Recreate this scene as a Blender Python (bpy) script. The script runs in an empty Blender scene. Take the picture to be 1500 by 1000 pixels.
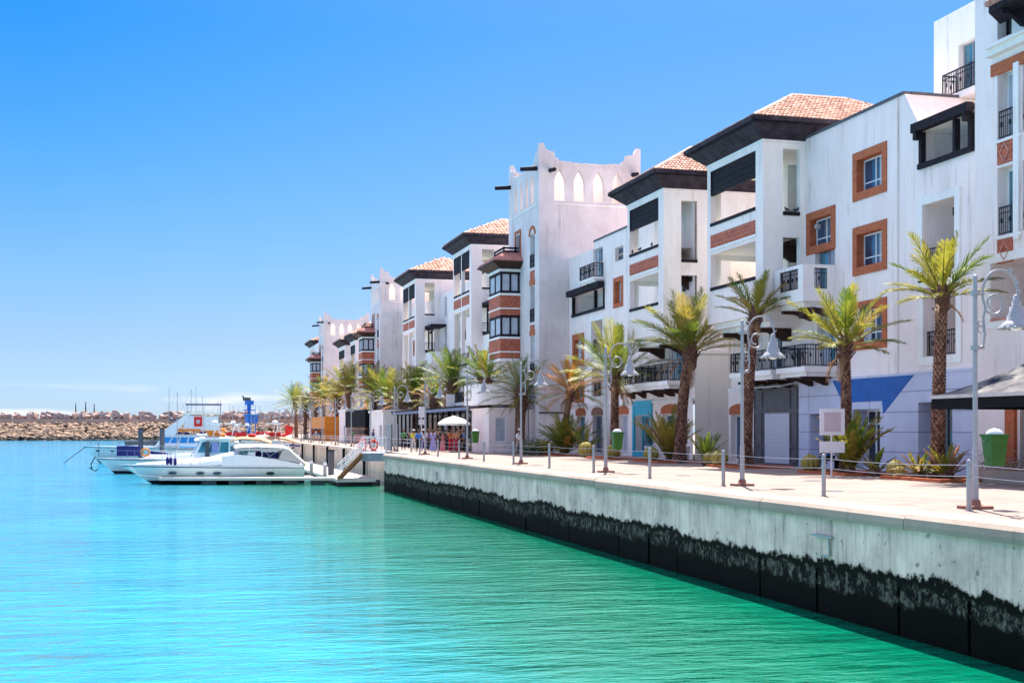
import bpy, bmesh, math, random
from math import sin, cos, tan, atan, pi, radians, sqrt, hypot
from mathutils import Vector, Matrix
random.seed(7)
sc = bpy.context.scene
col = sc.collection
# ------------------------------------------------------------------ survey numbers
F = 1850.0; A = atan(495/1850); HC = 4.1; HOR = 629.0; G = 2.4; FX = 28.0
def ang(px): return A + atan((px-750)/F)
def U(px, X=FX): return X/tan(ang(px))            # along the quay, for a plane X = const
def V(px, Y): return Y*tan(ang(px))               # across, for a plane Y = const
def depth(X, Y): return X*sin(A)+Y*cos(A)
def Zp(py, X, Y): return HC+(HOR-py)/F*depth(X, Y)-G   # height above the promenade
def cam(s, d): return (d*sin(A)+s*cos(A), d*cos(A)-s*sin(A))
# ------------------------------------------------------------------ tagging
def tag(o, label=None, cat=None, group=None, kind=None):
    if label: o['label'] = label
    if cat: o['category'] = cat
    if group: o['group'] = group
    if kind: o['kind'] = kind
    return o
def empty(name, loc=(0,0,0), rz=0, label=None, cat=None, group=None):
    o = bpy.data.objects.new(name, None); col.objects.link(o)
    o.empty_display_size = .3
    o.location = loc; o.rotation_euler = (0,0,rz)
    return tag(o, label, cat, group)
def wloc(o):
    v = Vector((0,0,0))
    while o: v += Vector(o.location); o = o.parent
    return v
def copy_tree(o, parent=None, kids=None):
    c = o.copy(); col.objects.link(c); c.parent = parent
    for ch in o.children: copy_tree(ch, c)
    return c
# ------------------------------------------------------------------ mesh builder
class MB:
    def __init__(s): s.v=[]; s.f=[]; s.m=[]; s.k=0
    def poly(s, pts, m=None):
        n=len(s.v); s.v += [tuple(p) for p in pts]; s.f.append(tuple(range(n,n+len(pts)))); s.m.append(s.k if m is None else m)
    def mesh(s, vs, fs, m=None):
        n=len(s.v); s.v += [tuple(p) for p in vs]
        for f in fs: s.f.append(tuple(n+i for i in f)); s.m.append(s.k if m is None else m)
    def box(s, x0,x1,y0,y1,z0,z1, P=None, m=None):
        c=[(x,y,z) for z in (z0,z1) for (x,y) in ((x0,y0),(x1,y0),(x1,y1),(x0,y1))]
        if P: c=[P(*p) for p in c]
        s.mesh(c, [(3,2,1,0),(4,5,6,7),(0,1,5,4),(1,2,6,5),(2,3,7,6),(3,0,4,7)], m)
    def tube(s, pts, rs, n=8, cap=True, m=None, sq=1.0):
        pts=[Vector(p) for p in pts]
        if not hasattr(rs,'__len__'): rs=[rs]*len(pts)
        vs=[]; fs=[]
        pu=None
        for i,p in enumerate(pts):
            t=(pts[min(i+1,len(pts)-1)]-pts[max(i-1,0)]).normalized()
            if pu is None:
                pu = t.orthogonal().normalized() if abs(t.z)<.95 else Vector((1,0,0))
            u=(pu-t*pu.dot(t)).normalized(); w=t.cross(u); pu=u
            for j in range(n):
                a=2*pi*j/n
                vs.append(p+(u*cos(a)+w*sin(a)*sq)*rs[i])
        for i in range(len(pts)-1):
            for j in range(n):
                a=i*n+j; b=i*n+(j+1)%n; fs.append((a,b,b+n,a+n))
        if cap: fs.append(tuple(range(n-1,-1,-1))); fs.append(tuple(range((len(pts)-1)*n,len(pts)*n)))
        s.mesh(vs,fs,m)
    def lathe(s, prof, c=(0,0,0), n=16, m=None):
        vs=[]; fs=[]
        for r,z in prof:
            for j in range(n):
                a=2*pi*j/n; vs.append((c[0]+r*cos(a),c[1]+r*sin(a),c[2]+z))
        for i in range(len(prof)-1):
            for j in range(n):
                a=i*n+j; b=i*n+(j+1)%n; fs.append((a,b,b+n,a+n))
        fs.append(tuple(range(n-1,-1,-1))); fs.append(tuple(range((len(prof)-1)*n,len(prof)*n)))
        s.mesh(vs,fs,m)
    def blob(s, c, r, n=8, rings=6, jit=0, m=None):
        c=Vector(c); vs=[]; fs=[]
        if not hasattr(r,'__len__'): r=(r,r,r)
        for i in range(1,rings):
            th=pi*i/rings
            for j in range(n):
                a=2*pi*j/n; q=1+random.uniform(-jit,jit)
                vs.append((c.x+r[0]*sin(th)*cos(a)*q,c.y+r[1]*sin(th)*sin(a)*q,c.z+r[2]*cos(th)*q))
        vs.append((c.x,c.y,c.z+r[2])); vs.append((c.x,c.y,c.z-r[2]))
        T=len(vs)-2; B=T+1
        for i in range(rings-2):
            for j in range(n):
                a=i*n+j; b=i*n+(j+1)%n; fs.append((a,a+n,b+n,b))
        for j in range(n):
            fs.append((T,j,(j+1)%n)); k=(rings-2)*n; fs.append((B,k+(j+1)%n,k+j))
        s.mesh(vs,fs,m)
    def bar(s, p, q, w, h=None, m=None):
        p=Vector(p); q=Vector(q); t=(q-p).normalized(); h=h or w
        u=t.cross(Vector((0,0,1)));
        if u.length<1e-3: u=Vector((1,0,0))
        u.normalize(); v=u.cross(t)
        vs=[]
        for e in (p,q):
            for a,b in ((-1,-1),(1,-1),(1,1),(-1,1)): vs.append(e+u*a*w/2+v*b*h/2)
        s.mesh(vs,[(0,1,2,3),(7,6,5,4),(0,4,5,1),(1,5,6,2),(2,6,7,3),(3,7,4,0)],m)
    def build(s, name, mat, parent=None, smooth=False, world=False):
        me=bpy.data.meshes.new(name)
        off=wloc(parent) if (world and parent) else Vector((0,0,0))
        vs=[(v[0]-off.x,v[1]-off.y,v[2]-off.z) for v in s.v] if world else s.v
        me.from_pydata(vs,[],s.f)
        mats=mat if isinstance(mat,(list,tuple)) else [mat]
        for mm in mats: me.materials.append(mm)
        if len(mats)>1: me.polygons.foreach_set('material_index', s.m)
        if smooth: me.polygons.foreach_set('use_smooth',[True]*len(me.polygons))
        me.update()
        o=bpy.data.objects.new(name,me); col.objects.link(o)
        if parent: o.parent=parent
        return o
# ------------------------------------------------------------------ materials
def newmat(name):
    m=bpy.data.materials.new(name); m.use_nodes=True; nt=m.node_tree
    return m, nt, nt.nodes, nt.links, nt.nodes['Principled BSDF']
def mat(name, c, rough=.7, var=.12, scale=3.0, bump=0, bscale=20, metal=0, c2=None, stretch=(1,1,1), spec=.3, detail=5):
    m,nt,N,L,b=newmat(name)
    b.inputs['Roughness'].default_value=rough; b.inputs['Metallic'].default_value=metal
    b.inputs['Specular IOR Level'].default_value=spec
    tc=N.new('ShaderNodeTexCoord'); mp=N.new('ShaderNodeMapping'); mp.inputs['Scale'].default_value=stretch
    L.new(tc.outputs['Object'],mp.inputs[0])
    n=N.new('ShaderNodeTexNoise'); n.inputs['Scale'].default_value=scale; n.inputs['Detail'].default_value=detail; n.inputs['Roughness'].default_value=.6
    L.new(mp.outputs[0],n.inputs['Vector'])
    r=N.new('ShaderNodeValToRGB'); r.color_ramp.elements[0].position=.32; r.color_ramp.elements[1].position=.68
    d=c2 or tuple(x*(1-var*2) for x in c)
    r.color_ramp.elements[0].color=(*d,1); r.color_ramp.elements[1].color=(*tuple(min(1,x*(1+var*.5)) for x in c),1)
    L.new(n.outputs['Fac'],r.inputs[0]); L.new(r.outputs[0],b.inputs['Base Color'])
    if bump:
        n2=N.new('ShaderNodeTexNoise'); n2.inputs['Scale'].default_value=bscale; n2.inputs['Detail'].default_value=4
        L.new(mp.outputs[0],n2.inputs['Vector'])
        bp=N.new('ShaderNodeBump'); bp.inputs['Strength'].default_value=bump; bp.inputs['Distance'].default_value=.03
        L.new(n2.outputs['Fac'],bp.inputs['Height']); L.new(bp.outputs[0],b.inputs['Normal'])
    return m
def mixc(N,L,fac,a,b,blend='MIX'):
    x=N.new('ShaderNodeMix'); x.data_type='RGBA'; x.blend_type=blend
    for sck,v in ((x.inputs['Factor'],fac),(x.inputs['A'],a),(x.inputs['B'],b)):
        if hasattr(v,'links') or hasattr(v,'is_linked'): L.new(v,sck)
        elif isinstance(v,(tuple,list)): sck.default_value=(*v,1) if len(v)==3 else v
        else: sck.default_value=v
    return x.outputs['Result']
def ramp(N,L,src,stops):
    r=N.new('ShaderNodeValToRGB'); e=r.color_ramp.elements
    while len(e)<len(stops): e.new(.5)
    for i,(p,c) in enumerate(stops):
        e[i].position=p; e[i].color=(*c,1) if hasattr(c,'__len__') else (c,c,c,1)
    L.new(src,r.inputs[0]); return r.outputs[0]
def noise(N,L,vec,scale,detail=5,rough=.6,stretch=None):
    if stretch:
        mp=N.new('ShaderNodeMapping'); mp.inputs['Scale'].default_value=stretch; L.new(vec,mp.inputs[0]); vec=mp.outputs[0]
    n=N.new('ShaderNodeTexNoise'); n.inputs['Scale'].default_value=scale; n.inputs['Detail'].default_value=detail; n.inputs['Roughness'].default_value=rough
    L.new(vec,n.inputs['Vector']); return n.outputs['Fac']
def stucco(name, c, tint):
    m,nt,N,L,b=newmat(name); b.inputs['Roughness'].default_value=.85; b.inputs['Specular IOR Level'].default_value=.15
    ge=N.new('ShaderNodeNewGeometry').outputs['Position']
    big=noise(N,L,ge,.35,6,.65); st=noise(N,L,ge,1.3,5,.6,(1,1,.18)); fine=noise(N,L,ge,9,4)
    a=ramp(N,L,big,[(.3,tint),(.62,c)])
    s2=ramp(N,L,st,[(.30,.86),(.55,1.0)])
    cc=mixc(N,L,.5,a,s2,'MULTIPLY')
    drip=noise(N,L,ge,2.6,6,.7,(1,1,.07)); patch=noise(N,L,ge,.55,3,.5)
    dm=N.new('ShaderNodeMath'); dm.operation='MULTIPLY'; L.new(ramp(N,L,drip,[(.53,0),(.68,1)]),dm.inputs[0]); L.new(ramp(N,L,patch,[(.42,0),(.62,.55)]),dm.inputs[1])
    cc=mixc(N,L,dm.outputs[0],cc,(tint[0]*.55,tint[1]*.50,tint[2]*.44))
    s3=ramp(N,L,fine,[(.3,.93),(.6,1.0)])
    cc=mixc(N,L,.7,cc,s3,'MULTIPLY')
    L.new(cc,b.inputs['Base Color'])
    bp=N.new('ShaderNodeBump'); bp.inputs['Strength'].default_value=.25; bp.inputs['Distance'].default_value=.02
    L.new(noise(N,L,ge,6,6),bp.inputs['Height']); L.new(bp.outputs[0],b.inputs['Normal'])
    return m
def brickmat(name, c1, c2, mortar, bw=.22, bh=.07, ms=.01, wall='Y'):
    m,nt,N,L,b=newmat(name); b.inputs['Roughness'].default_value=.85
    ge=N.new('ShaderNodeNewGeometry').outputs['Position']
    sp=N.new('ShaderNodeSeparateXYZ'); L.new(ge,sp.inputs[0]); cb=N.new('ShaderNodeCombineXYZ')
    ad=N.new('ShaderNodeMath'); L.new(sp.outputs['X'],ad.inputs[0]); L.new(sp.outputs['Y'],ad.inputs[1])
    L.new(ad.outputs[0],cb.inputs[0]); L.new(sp.outputs['Z'],cb.inputs[1])
    br=N.new('ShaderNodeTexBrick'); br.inputs['Scale'].default_value=1; br.inputs['Brick Width'].default_value=bw; br.inputs['Row Height'].default_value=bh
    br.inputs['Mortar Size'].default_value=ms; br.inputs['Color1'].default_value=(*c1,1); br.inputs['Color2'].default_value=(*c2,1); br.inputs['Mortar'].default_value=(*mortar,1)
    L.new(cb.outputs[0],br.inputs['Vector'])
    cc=mixc(N,L,.6,br.outputs['Color'],ramp(N,L,noise(N,L,ge,5),[(.3,.6),(.7,1.1)]),'MULTIPLY')
    L.new(cc,b.inputs['Base Color'])
    bp=N.new('ShaderNodeBump'); bp.inputs['Strength'].default_value=.6; bp.inputs['Distance'].default_value=.01; bp.invert=True
    L.new(br.outputs['Fac'],bp.inputs['Height']); L.new(bp.outputs[0],b.inputs['Normal'])
    return m
M={}
M['stucco']=stucco('white_stucco',(.97,.835,.785),(.91,.755,.70))
M['stucco_tower']=stucco('tower_stucco',(.82,.725,.70),(.66,.56,.53))
M['cream']=stucco('cream_stucco',(.98,.92,.85),(.94,.87,.79))
M['trim']=stucco('trim_stucco',(.93,.88,.84),(.88,.82,.78))
M['inner']=stucco('loggia_stucco',(.95,.89,.82),(.92,.85,.77))
M['brick']=brickmat('red_brick',(.62,.14,.04),(.50,.095,.025),(.42,.17,.09))
M['carved']=brickmat('carved_brick',(.60,.12,.05),(.34,.06,.03),(.52,.20,.13),.19,.19,.02)
M['dark']=mat('dark_wood',(.026,.022,.030),.75,.3,6,.3,30,spec=.12)
M['brown']=mat('brown_wood',(.05,.022,.014),.6,.3,6,.3,30)
M['eave']=mat('eave_wood',(.052,.042,.055),.75,.3,2,.2,20,spec=.12)
M['iron']=mat('black_iron',(.02,.021,.03),.45,.1,8,metal=.3)
M['tile']=mat('roof_tile',(.56,.33,.24),.8,.2,4,c2=(.40,.20,.13))
M['tile_old']=mat('old_roof_tile',(.62,.28,.22),.8,.25,4,c2=(.42,.17,.14))
M['frame']=mat('white_frame',(.8,.8,.82),.4,.03)
M['greyframe']=mat('grey_frame',(.35,.36,.40),.4,.05)
def glassmat(name,c,rough=.06):
    m,nt,N,L,b=newmat(name); b.inputs['Roughness'].default_value=rough; b.inputs['IOR'].default_value=1.6; b.inputs['Specular IOR Level'].default_value=.9
    ge=N.new('ShaderNodeNewGeometry').outputs['Position']
    L.new(ramp(N,L,noise(N,L,ge,.7,2),[(.35,tuple(x*.35 for x in c)),(.65,c)]),b.inputs['Base Color'])
    return m
M['glass']=glassmat('window_glass',(.035,.10,.19))
M['tealglass']=glassmat('teal_glass',(.07,.28,.36))
M['darkglass']=glassmat('dark_glass',(.012,.016,.022))
M['curtain']=mat('pale_curtain',(.5,.52,.58),.8,.1,2)
M['interior']=mat('dark_interior',(.02,.02,.025),.9)
M['roofflat']=mat('flat_roof',(.5,.46,.42),.9)
M['coping']=mat('dark_coping',(.10,.10,.12),.6)
M['blue']=mat('blue_paint',(.006,.11,.42),.5,.1,2)
M['bluetile']=None
M['teal']=mat('teal_paint',(.03,.40,.56),.5,.05)
M['orange']=mat('orange_paint',(.78,.26,.03),.6)
M['steel']=mat('brushed_steel',(.42,.42,.43),.35,.1,10,metal=.8)
M['lamp']=mat('lamp_paint',(.36,.36,.38),.4,.06,6)
M['rust']=mat('rusty_base',(.30,.14,.10),.8)
M['green']=mat('green_plastic',(.03,.13,.015),.4,.1)
M['white']=mat('white_gelcoat',(.82,.84,.86),.25,.03,2,spec=.5)
M['hullmint']=mat('pale_green_hull',(.62,.76,.72),.25,.04,2,spec=.5)
M['antifoul']=mat('black_antifouling',(.012,.012,.016),.5)
M['canvas']=mat('grey_canvas',(.52,.50,.48),.9,.08,3)
M['tan']=mat('tan_canvas',(.55,.33,.20),.9,.1,3)
M['navy']=mat('navy_canvas',(.03,.03,.16),.9)
M['bluecanvas']=mat('blue_canvas',(.04,.30,.72),.8)
M['red']=mat('red_plastic',(.75,.02,.02),.5)
M['orangep']=mat('orange_plastic',(.9,.25,.02),.5)
M['wood']=mat('pontoon_deck',(.62,.56,.50),.8,.12,4,stretch=(6,1,1))
M['stair']=mat('stair_wood',(.34,.17,.07),.8)
M['float']=mat('float_block',(.10,.12,.12),.8,.3,2)
M['black']=mat('black_paint',(.010,.010,.012),.8,spec=.08)
M['umb']=mat('umbrella_cloth',(.9,.86,.76),.8,.04)
M['tarp']=mat('weathered_tent_cloth',(.24,.225,.21),.95,.2,1.3,c2=(.02,.025,.05),spec=.05)
M['sign']=mat('sign_board',(.75,.72,.73),.6,.03)
M['signpink']=mat('sign_face',(.55,.44,.48),.6,.05)
M['soil']=mat('planter_soil',(.16,.10,.06),.95,.2,8,.5)
M['cactus']=mat('golden_cactus',(.42,.30,.07),.8,.25,14,c2=(.16,.17,.04))
M['leafdark']=mat('bush_leaf',(.05,.10,.03),.6,.3,6)
M['crane']=mat('crane_blue',(.02,.17,.62),.5)
def trunkmat():
    m,nt,N,L,b=newmat('palm_bark'); b.inputs['Roughness'].default_value=.9
    tc=N.new('ShaderNodeTexCoord').outputs['Object']
    c=ramp(N,L,noise(N,L,tc,9,6,.7,(1,1,2.2)),[(.36,(.035,.015,.012)),(.5,(.12,.048,.03)),(.62,(.30,.16,.10))])
    L.new(c,b.inputs['Base Color'])
    bp=N.new('ShaderNodeBump'); bp.inputs['Strength'].default_value=.8; bp.inputs['Distance'].default_value=.04
    L.new(noise(N,L,tc,14,4,.6,(1,1,2)),bp.inputs['Height']); L.new(bp.outputs[0],b.inputs['Normal'])
    return m
M['trunk']=trunkmat()
M['scale']=mat('palm_scale',(.40,.22,.15),.9,.3,5,c2=(.12,.05,.03))
def leafmat(name,c,c2):
    m,nt,N,L,b=newmat(name); b.inputs['Roughness'].default_value=.5
    tc=N.new('ShaderNodeTexCoord').outputs['Object']
    cc=ramp(N,L,noise(N,L,tc,2.5,4),[(.35,c),(.65,c2)])
    L.new(cc,b.inputs['Base Color'])
    tr=N.new('ShaderNodeBsdfTranslucent'); L.new(cc,tr.inputs[0]); mx=N.new('ShaderNodeMixShader'); mx.inputs[0].default_value=.45
    out=N['Material Output']; L.new(b.outputs[0],mx.inputs[1]); L.new(tr.outputs[0],mx.inputs[2]); L.new(mx.outputs[0],out.inputs[0])
    return m
M['leafg']=leafmat('palm_leaf_green',(.06,.12,.012),(.17,.22,.025))
M['leafo']=leafmat('palm_leaf_olive',(.20,.21,.02),(.38,.34,.05))
M['leafy']=leafmat('palm_leaf_yellow',(.28,.22,.03),(.42,.31,.06))
M['leafb']=leafmat('palm_leaf_dry',(.30,.15,.07),(.42,.25,.12))
M['leafr']=leafmat('palm_leaf_orange',(.48,.18,.03),(.55,.28,.05))
# the quay's concrete: streaks above, algae in the tide zone
def quaymat():
    m,nt,N,L,b=newmat('quay_concrete'); b.inputs['Roughness'].default_value=.9; b.inputs['Specular IOR Level'].default_value=.08
    ge=N.new('ShaderNodeNewGeometry').outputs['Position']
    sp=N.new('ShaderNodeSeparateXYZ'); L.new(ge,sp.inputs[0])
    base=ramp(N,L,noise(N,L,ge,.8,6,.65),[(.3,(.48,.38,.33)),(.5,(.74,.58,.50)),(.7,(.92,.74,.62))])
    st=ramp(N,L,noise(N,L,ge,3.2,6,.75,(1,1,.10)),[(.34,.35),(.47,.9),(.7,1.15)])
    c=mixc(N,L,.7,base,st,'MULTIPLY')
    # small dark spots scattered at random
    spots=ramp(N,L,noise(N,L,ge,5,2,.4),[(.26,.15),(.31,1)])
    c=mixc(N,L,.6,c,spots,'MULTIPLY')
    # tide zone
    ns=noise(N,L,ge,2.2,8,.75); nl=noise(N,L,ge,.25,2)
    a=N.new('ShaderNodeMath'); a.operation='MULTIPLY_ADD'; L.new(ns,a.inputs[0]); a.inputs[1].default_value=.8; L.new(sp.outputs['Z'],a.inputs[2])
    b2=N.new('ShaderNodeMath'); b2.operation='MULTIPLY_ADD'; L.new(nl,b2.inputs[0]); b2.inputs[1].default_value=.55; L.new(a.outputs[0],b2.inputs[2])
    z=b2.outputs[0]                      # z + about .43
    band=ramp(N,L,z,[(0,0),(.88,0),(1.0,1),(1.0,1)])
    mr=N.new('ShaderNodeMapRange'); mr.inputs['From Min'].default_value=1.86; mr.inputs['From Max'].default_value=1.93; L.new(z,mr.inputs[0])
    mr2=N.new('ShaderNodeMapRange'); mr2.inputs['From Min'].default_value=1.28; mr2.inputs['From Max'].default_value=1.4; L.new(z,mr2.inputs[0])
    mot=ramp(N,L,noise(N,L,ge,6,8,.75,(1,1,.7)),[(.48,(.005,.006,.006)),(.57,(.10,.10,.08)),(.72,(.26,.25,.20))])
    mr3=N.new('ShaderNodeMapRange'); mr3.inputs['From Min'].default_value=1.68; mr3.inputs['From Max'].default_value=1.74; L.new(z,mr3.inputs[0])
    low=mixc(N,L,mr2.outputs[0],(.003,.004,.003),mot)
    low=mixc(N,L,mr3.outputs[0],low,(.005,.006,.005))
    c=mixc(N,L,mr.outputs[0],low,c)
    L.new(c,b.inputs['Base Color'])
    bp=N.new('ShaderNodeBump'); bp.inputs['Strength'].default_value=.5; bp.inputs['Distance'].default_value=.04
    L.new(noise(N,L,ge,5,8,.7),bp.inputs['Height']); L.new(bp.outputs[0],b.inputs['Normal'])
    return m
M['quay']=quaymat()
M['copingstone']=stucco('coping_stone',(.40,.33,.27),(.32,.26,.21))
M['farquay']=mat('far_quay_concrete',(.70,.52,.43),.9,.2,1.2,.3,6,c2=(.50,.36,.29),stretch=(1,1,.4))
def pavmat():
    m,nt,N,L,b=newmat('pale_paving'); b.inputs['Roughness'].default_value=.8; b.inputs['Specular IOR Level'].default_value=.2
    ge=N.new('ShaderNodeNewGeometry').outputs['Position']
    br=N.new('ShaderNodeTexBrick'); br.inputs['Scale'].default_value=1; br.inputs['Brick Width'].default_value=1.2; br.inputs['Row Height'].default_value=.6
    br.inputs['Mortar Size'].default_value=.018; br.inputs['Color1'].default_value=(.30,.235,.20,1); br.inputs['Color2'].default_value=(.255,.20,.17,1); br.inputs['Mortar'].default_value=(.12,.095,.08,1)
    L.new(ge,br.inputs['Vector'])
    c=mixc(N,L,.55,br.outputs['Color'],ramp(N,L,noise(N,L,ge,.5,8,.75),[(.32,.5),(.48,.92),(.65,1.15)]),'MULTIPLY')
    L.new(c,b.inputs['Base Color']); return m
M['paving']=pavmat()
def watermat():
    m,nt,N,L,b=newmat('sea_water')
    ge=N.new('ShaderNodeNewGeometry').outputs['Position']
    mp=N.new('ShaderNodeMapping'); mp.inputs['Rotation'].default_value=(0,0,A+.06); mp.inputs['Scale'].default_value=(.42,1,1); L.new(ge,mp.inputs[0])
    v=mp.outputs[0]
    dif=N.new('ShaderNodeBsdfDiffuse')
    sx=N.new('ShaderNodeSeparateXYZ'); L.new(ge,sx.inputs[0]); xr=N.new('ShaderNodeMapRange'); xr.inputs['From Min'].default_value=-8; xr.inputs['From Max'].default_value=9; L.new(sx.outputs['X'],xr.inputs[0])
    body_refl=ramp(N,L,xr.outputs[0],[(0,(.02,.25,.42)),(.58,(.02,.27,.36)),(.84,(.01,.20,.14)),(1,WC2)])  # cyan seaward, green by the quay: reflected sky and buildings put into the colour
    L.new(mixc(N,L,1.0,body_refl,ramp(N,L,noise(N,L,ge,.12,4,.6),[(.3,.72),(.7,1.1)]),'MULTIPLY'),dif.inputs[0])
    gl=N.new('ShaderNodeBsdfGlossy'); gl.inputs['Roughness'].default_value=.075; gl.inputs[0].default_value=WG
    fr=N.new('ShaderNodeFresnel'); fr.inputs['IOR'].default_value=1.33
    n1=noise(N,L,v,1.9,3,.5); n2=noise(N,L,v,.55,3,.5); n3=noise(N,L,v,7,3,.55)
    s=N.new('ShaderNodeMath'); s.operation='MULTIPLY_ADD'; L.new(n2,s.inputs[0]); s.inputs[1].default_value=1.4; L.new(n1,s.inputs[2])
    s2=N.new('ShaderNodeMath'); s2.operation='MULTIPLY_ADD'; L.new(n3,s2.inputs[0]); s2.inputs[1].default_value=.28; L.new(s.outputs[0],s2.inputs[2])
    bp=N.new('ShaderNodeBump'); bp.inputs['Strength'].default_value=1.0; bp.inputs['Distance'].default_value=WB
    L.new(s2.outputs[0],bp.inputs['Height'])
    for x in (gl,fr): L.new(bp.outputs[0],x.inputs['Normal'])
    mx=N.new('ShaderNodeMixShader'); L.new(fr.outputs[0],mx.inputs[0]); L.new(dif.outputs[0],mx.inputs[1]); L.new(gl.outputs[0],mx.inputs[2])
    N.remove(b); L.new(mx.outputs[0],N['Material Output'].inputs[0]); return m
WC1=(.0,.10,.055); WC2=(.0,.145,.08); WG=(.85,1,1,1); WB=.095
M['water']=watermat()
def tilepanels():
    m,nt,N,L,b=newmat('pale_blue_cladding'); b.inputs['Roughness'].default_value=.5
    ge=N.new('ShaderNodeNewGeometry').outputs['Position']
    sp=N.new('ShaderNodeSeparateXYZ'); L.new(ge,sp.inputs[0]); cb=N.new('ShaderNodeCombineXYZ')
    L.new(sp.outputs['Y'],cb.inputs[0]); L.new(sp.outputs['Z'],cb.inputs[1])
    br=N.new('ShaderNodeTexBrick'); br.offset=0; br.inputs['Scale'].default_value=1; br.inputs['Brick Width'].default_value=5.2; br.inputs['Row Height'].default_value=.8
    br.inputs['Mortar Size'].default_value=.02; br.inputs['Color1'].default_value=(.64,.64,.78,1); br.inputs['Color2'].default_value=(.59,.60,.75,1); br.inputs['Mortar'].default_value=(.26,.27,.36,1)
    L.new(cb.outputs[0],br.inputs['Vector']); L.new(mixc(N,L,.4,br.outputs['Color'],ramp(N,L,noise(N,L,ge,1.5),[(.3,.7),(.7,1.05)]),'MULTIPLY'),b.inputs['Base Color'])
    return m
M['bluetile']=tilepanels()
# ------------------------------------------------------------------ facade kit
def PX(c):                                 # a plane facing -X: a runs along Y, d goes inward (+X)
    return lambda a,d,z: (c+d, a, z+G)
def PY(c):                                 # a plane facing -Y: a runs along X, d goes inward (+Y)
    return lambda a,d,z: (a, c+d, z+G)
def panel(mb, P, a0,a1,z0,z1, holes=()):
    """wall skin with rectangular holes; holes = (a0,a1,z0,z1,depth,back)"""
    As=sorted({a0,a1,*[h[0] for h in holes],*[h[1] for h in holes]}); Zs=sorted({z0,z1,*[h[2] for h in holes],*[h[3] for h in holes]})
    As=[a for a in As if a0-1e-6<=a<=a1+1e-6]; Zs=[z for z in Zs if z0-1e-6<=z<=z1+1e-6]
    for i in range(len(As)-1):
        for j in range(len(Zs)-1):
            ca=(As[i]+As[i+1])/2; cz=(Zs[j]+Zs[j+1])/2
            if any(h[0]<ca<h[1] and h[2]<cz<h[3] for h in holes): continue
            mb.poly([P(As[i],0,Zs[j]),P(As[i+1],0,Zs[j]),P(As[i+1],0,Zs[j+1]),P(As[i],0,Zs[j+1])])
    for h in holes:
        b0,b1,y0,y1,d=h[:5]
        if d<=0: continue
        for q in (((b0,y0),(b1,y0)),((b1,y0),(b1,y1)),((b1,y1),(b0,y1)),((b0,y1),(b0,y0))):
            (p,r),(s,t)=q; mb.poly([P(p,0,r),P(s,0,t),P(s,d,t),P(p,d,r)])
        if len(h)>5 and h[5]: mb.poly([P(b0,d,y0),P(b1,d,y0),P(b1,d,y1),P(b0,d,y1)])
def bb(mb,P,a0,a1,d0,d1,z0,z1,m=None):
    mb.box(a0,a1,d0,d1,z0,z1,P,m)
def ring(mb,P,a0,a1,z0,z1,w,d0,d1,m=None):      # w inward from the outer outline
    bb(mb,P,a0,a1,d0,d1,z0,z0+w,m); bb(mb,P,a0,a1,d0,d1,z1-w,z1,m)
    bb(mb,P,a0,a0+w,d0,d1,z0+w,z1-w,m); bb(mb,P,a1-w,a1,d0,d1,z0+w,z1-w,m)
def window(par,P,a0,a1,z0,z1,d,nm=1,tr=0,fm='frame',gm='glass',fw=.06,name='window',roll=0):
    f=MB(); e=.004
    a0+=e;a1-=e;z0+=e;z1-=e
    ring(f,P,a0,a1,z0,z1,fw,d,d+.06)
    for i in range(nm):
        c=a0+(a1-a0)*(i+1)/(nm+1); bb(f,P,c-fw*.5,c+fw*.5,d-.012,d+.05,z0+fw,z1-fw)
    if tr:
        zt=z0+(z1-z0)*tr; bb(f,P,a0+fw,a1-fw,d+.01,d+.055,zt-fw*.4,zt+fw*.4)
    o=f.build(name,M[fm],par,world=True)
    g=MB(); bb(g,P,a0+fw*.5,a1-fw*.5,d+.03,d+.04,z0+fw*.5,z1-fw*.5)
    g.build('pane',M[gm],o,world=True)
    if name in('window','french_door') and gm in('glass','tealglass') and random.random()<.6:
        k=random.uniform(.25,.5); r=MB(); ca,cb=(a0+fw,a0+(a1-a0)*k) if random.random()<.5 else (a1-(a1-a0)*k,a1-fw)
        bb(r,P,ca,cb,d+.018,d+.028,z0+fw,z1-fw); r.build('curtain',M['curtain'],o,world=True)
    if roll:
        r=MB(); bb(r,P,a0+.01,a1-.01,d-.02,d+.02,z1-(z1-z0)*roll,z1-.01); r.build('blind',M['curtain'],o,world=True)
    return o
def railing(par,pts,z,h=.95,sp=.12,mt='iron',name='railing'):
    """pts: list of world (x,y); vertical bars with top and bottom rails"""
    r=MB()
    for (x0,y0),(x1,y1) in zip(pts[:-1],pts[1:]):
        L=hypot(x1-x0,y1-y0); n=max(2,int(L/sp))
        for zz,w in ((z+h,.05),(z+h*.80,.03),(z+.07,.035)): r.bar((x0,y0,zz+G),(x1,y1,zz+G),w)
        for i in range(n+1):
            t=i/n; x=x0+(x1-x0)*t; y=y0+(y1-y0)*t; w=.045 if i%8==0 else .02
            r.bar((x,y,z+.07+G),(x,y,z+h+G),w)
            if i%4==2: r.bar((x,y,z+h*.45+G),(x,y,z+h*.62+G),.055)
    return r.build(name,M[mt],par,world=True)
def prail(par,P,a0,a1,d,z,h=.9,sp=.12,name='railing'):
    p=P(a0,d,0); q=P(a1,d,0); return railing(par,[p[:2],q[:2]],z,h,sp,name=name)
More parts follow.
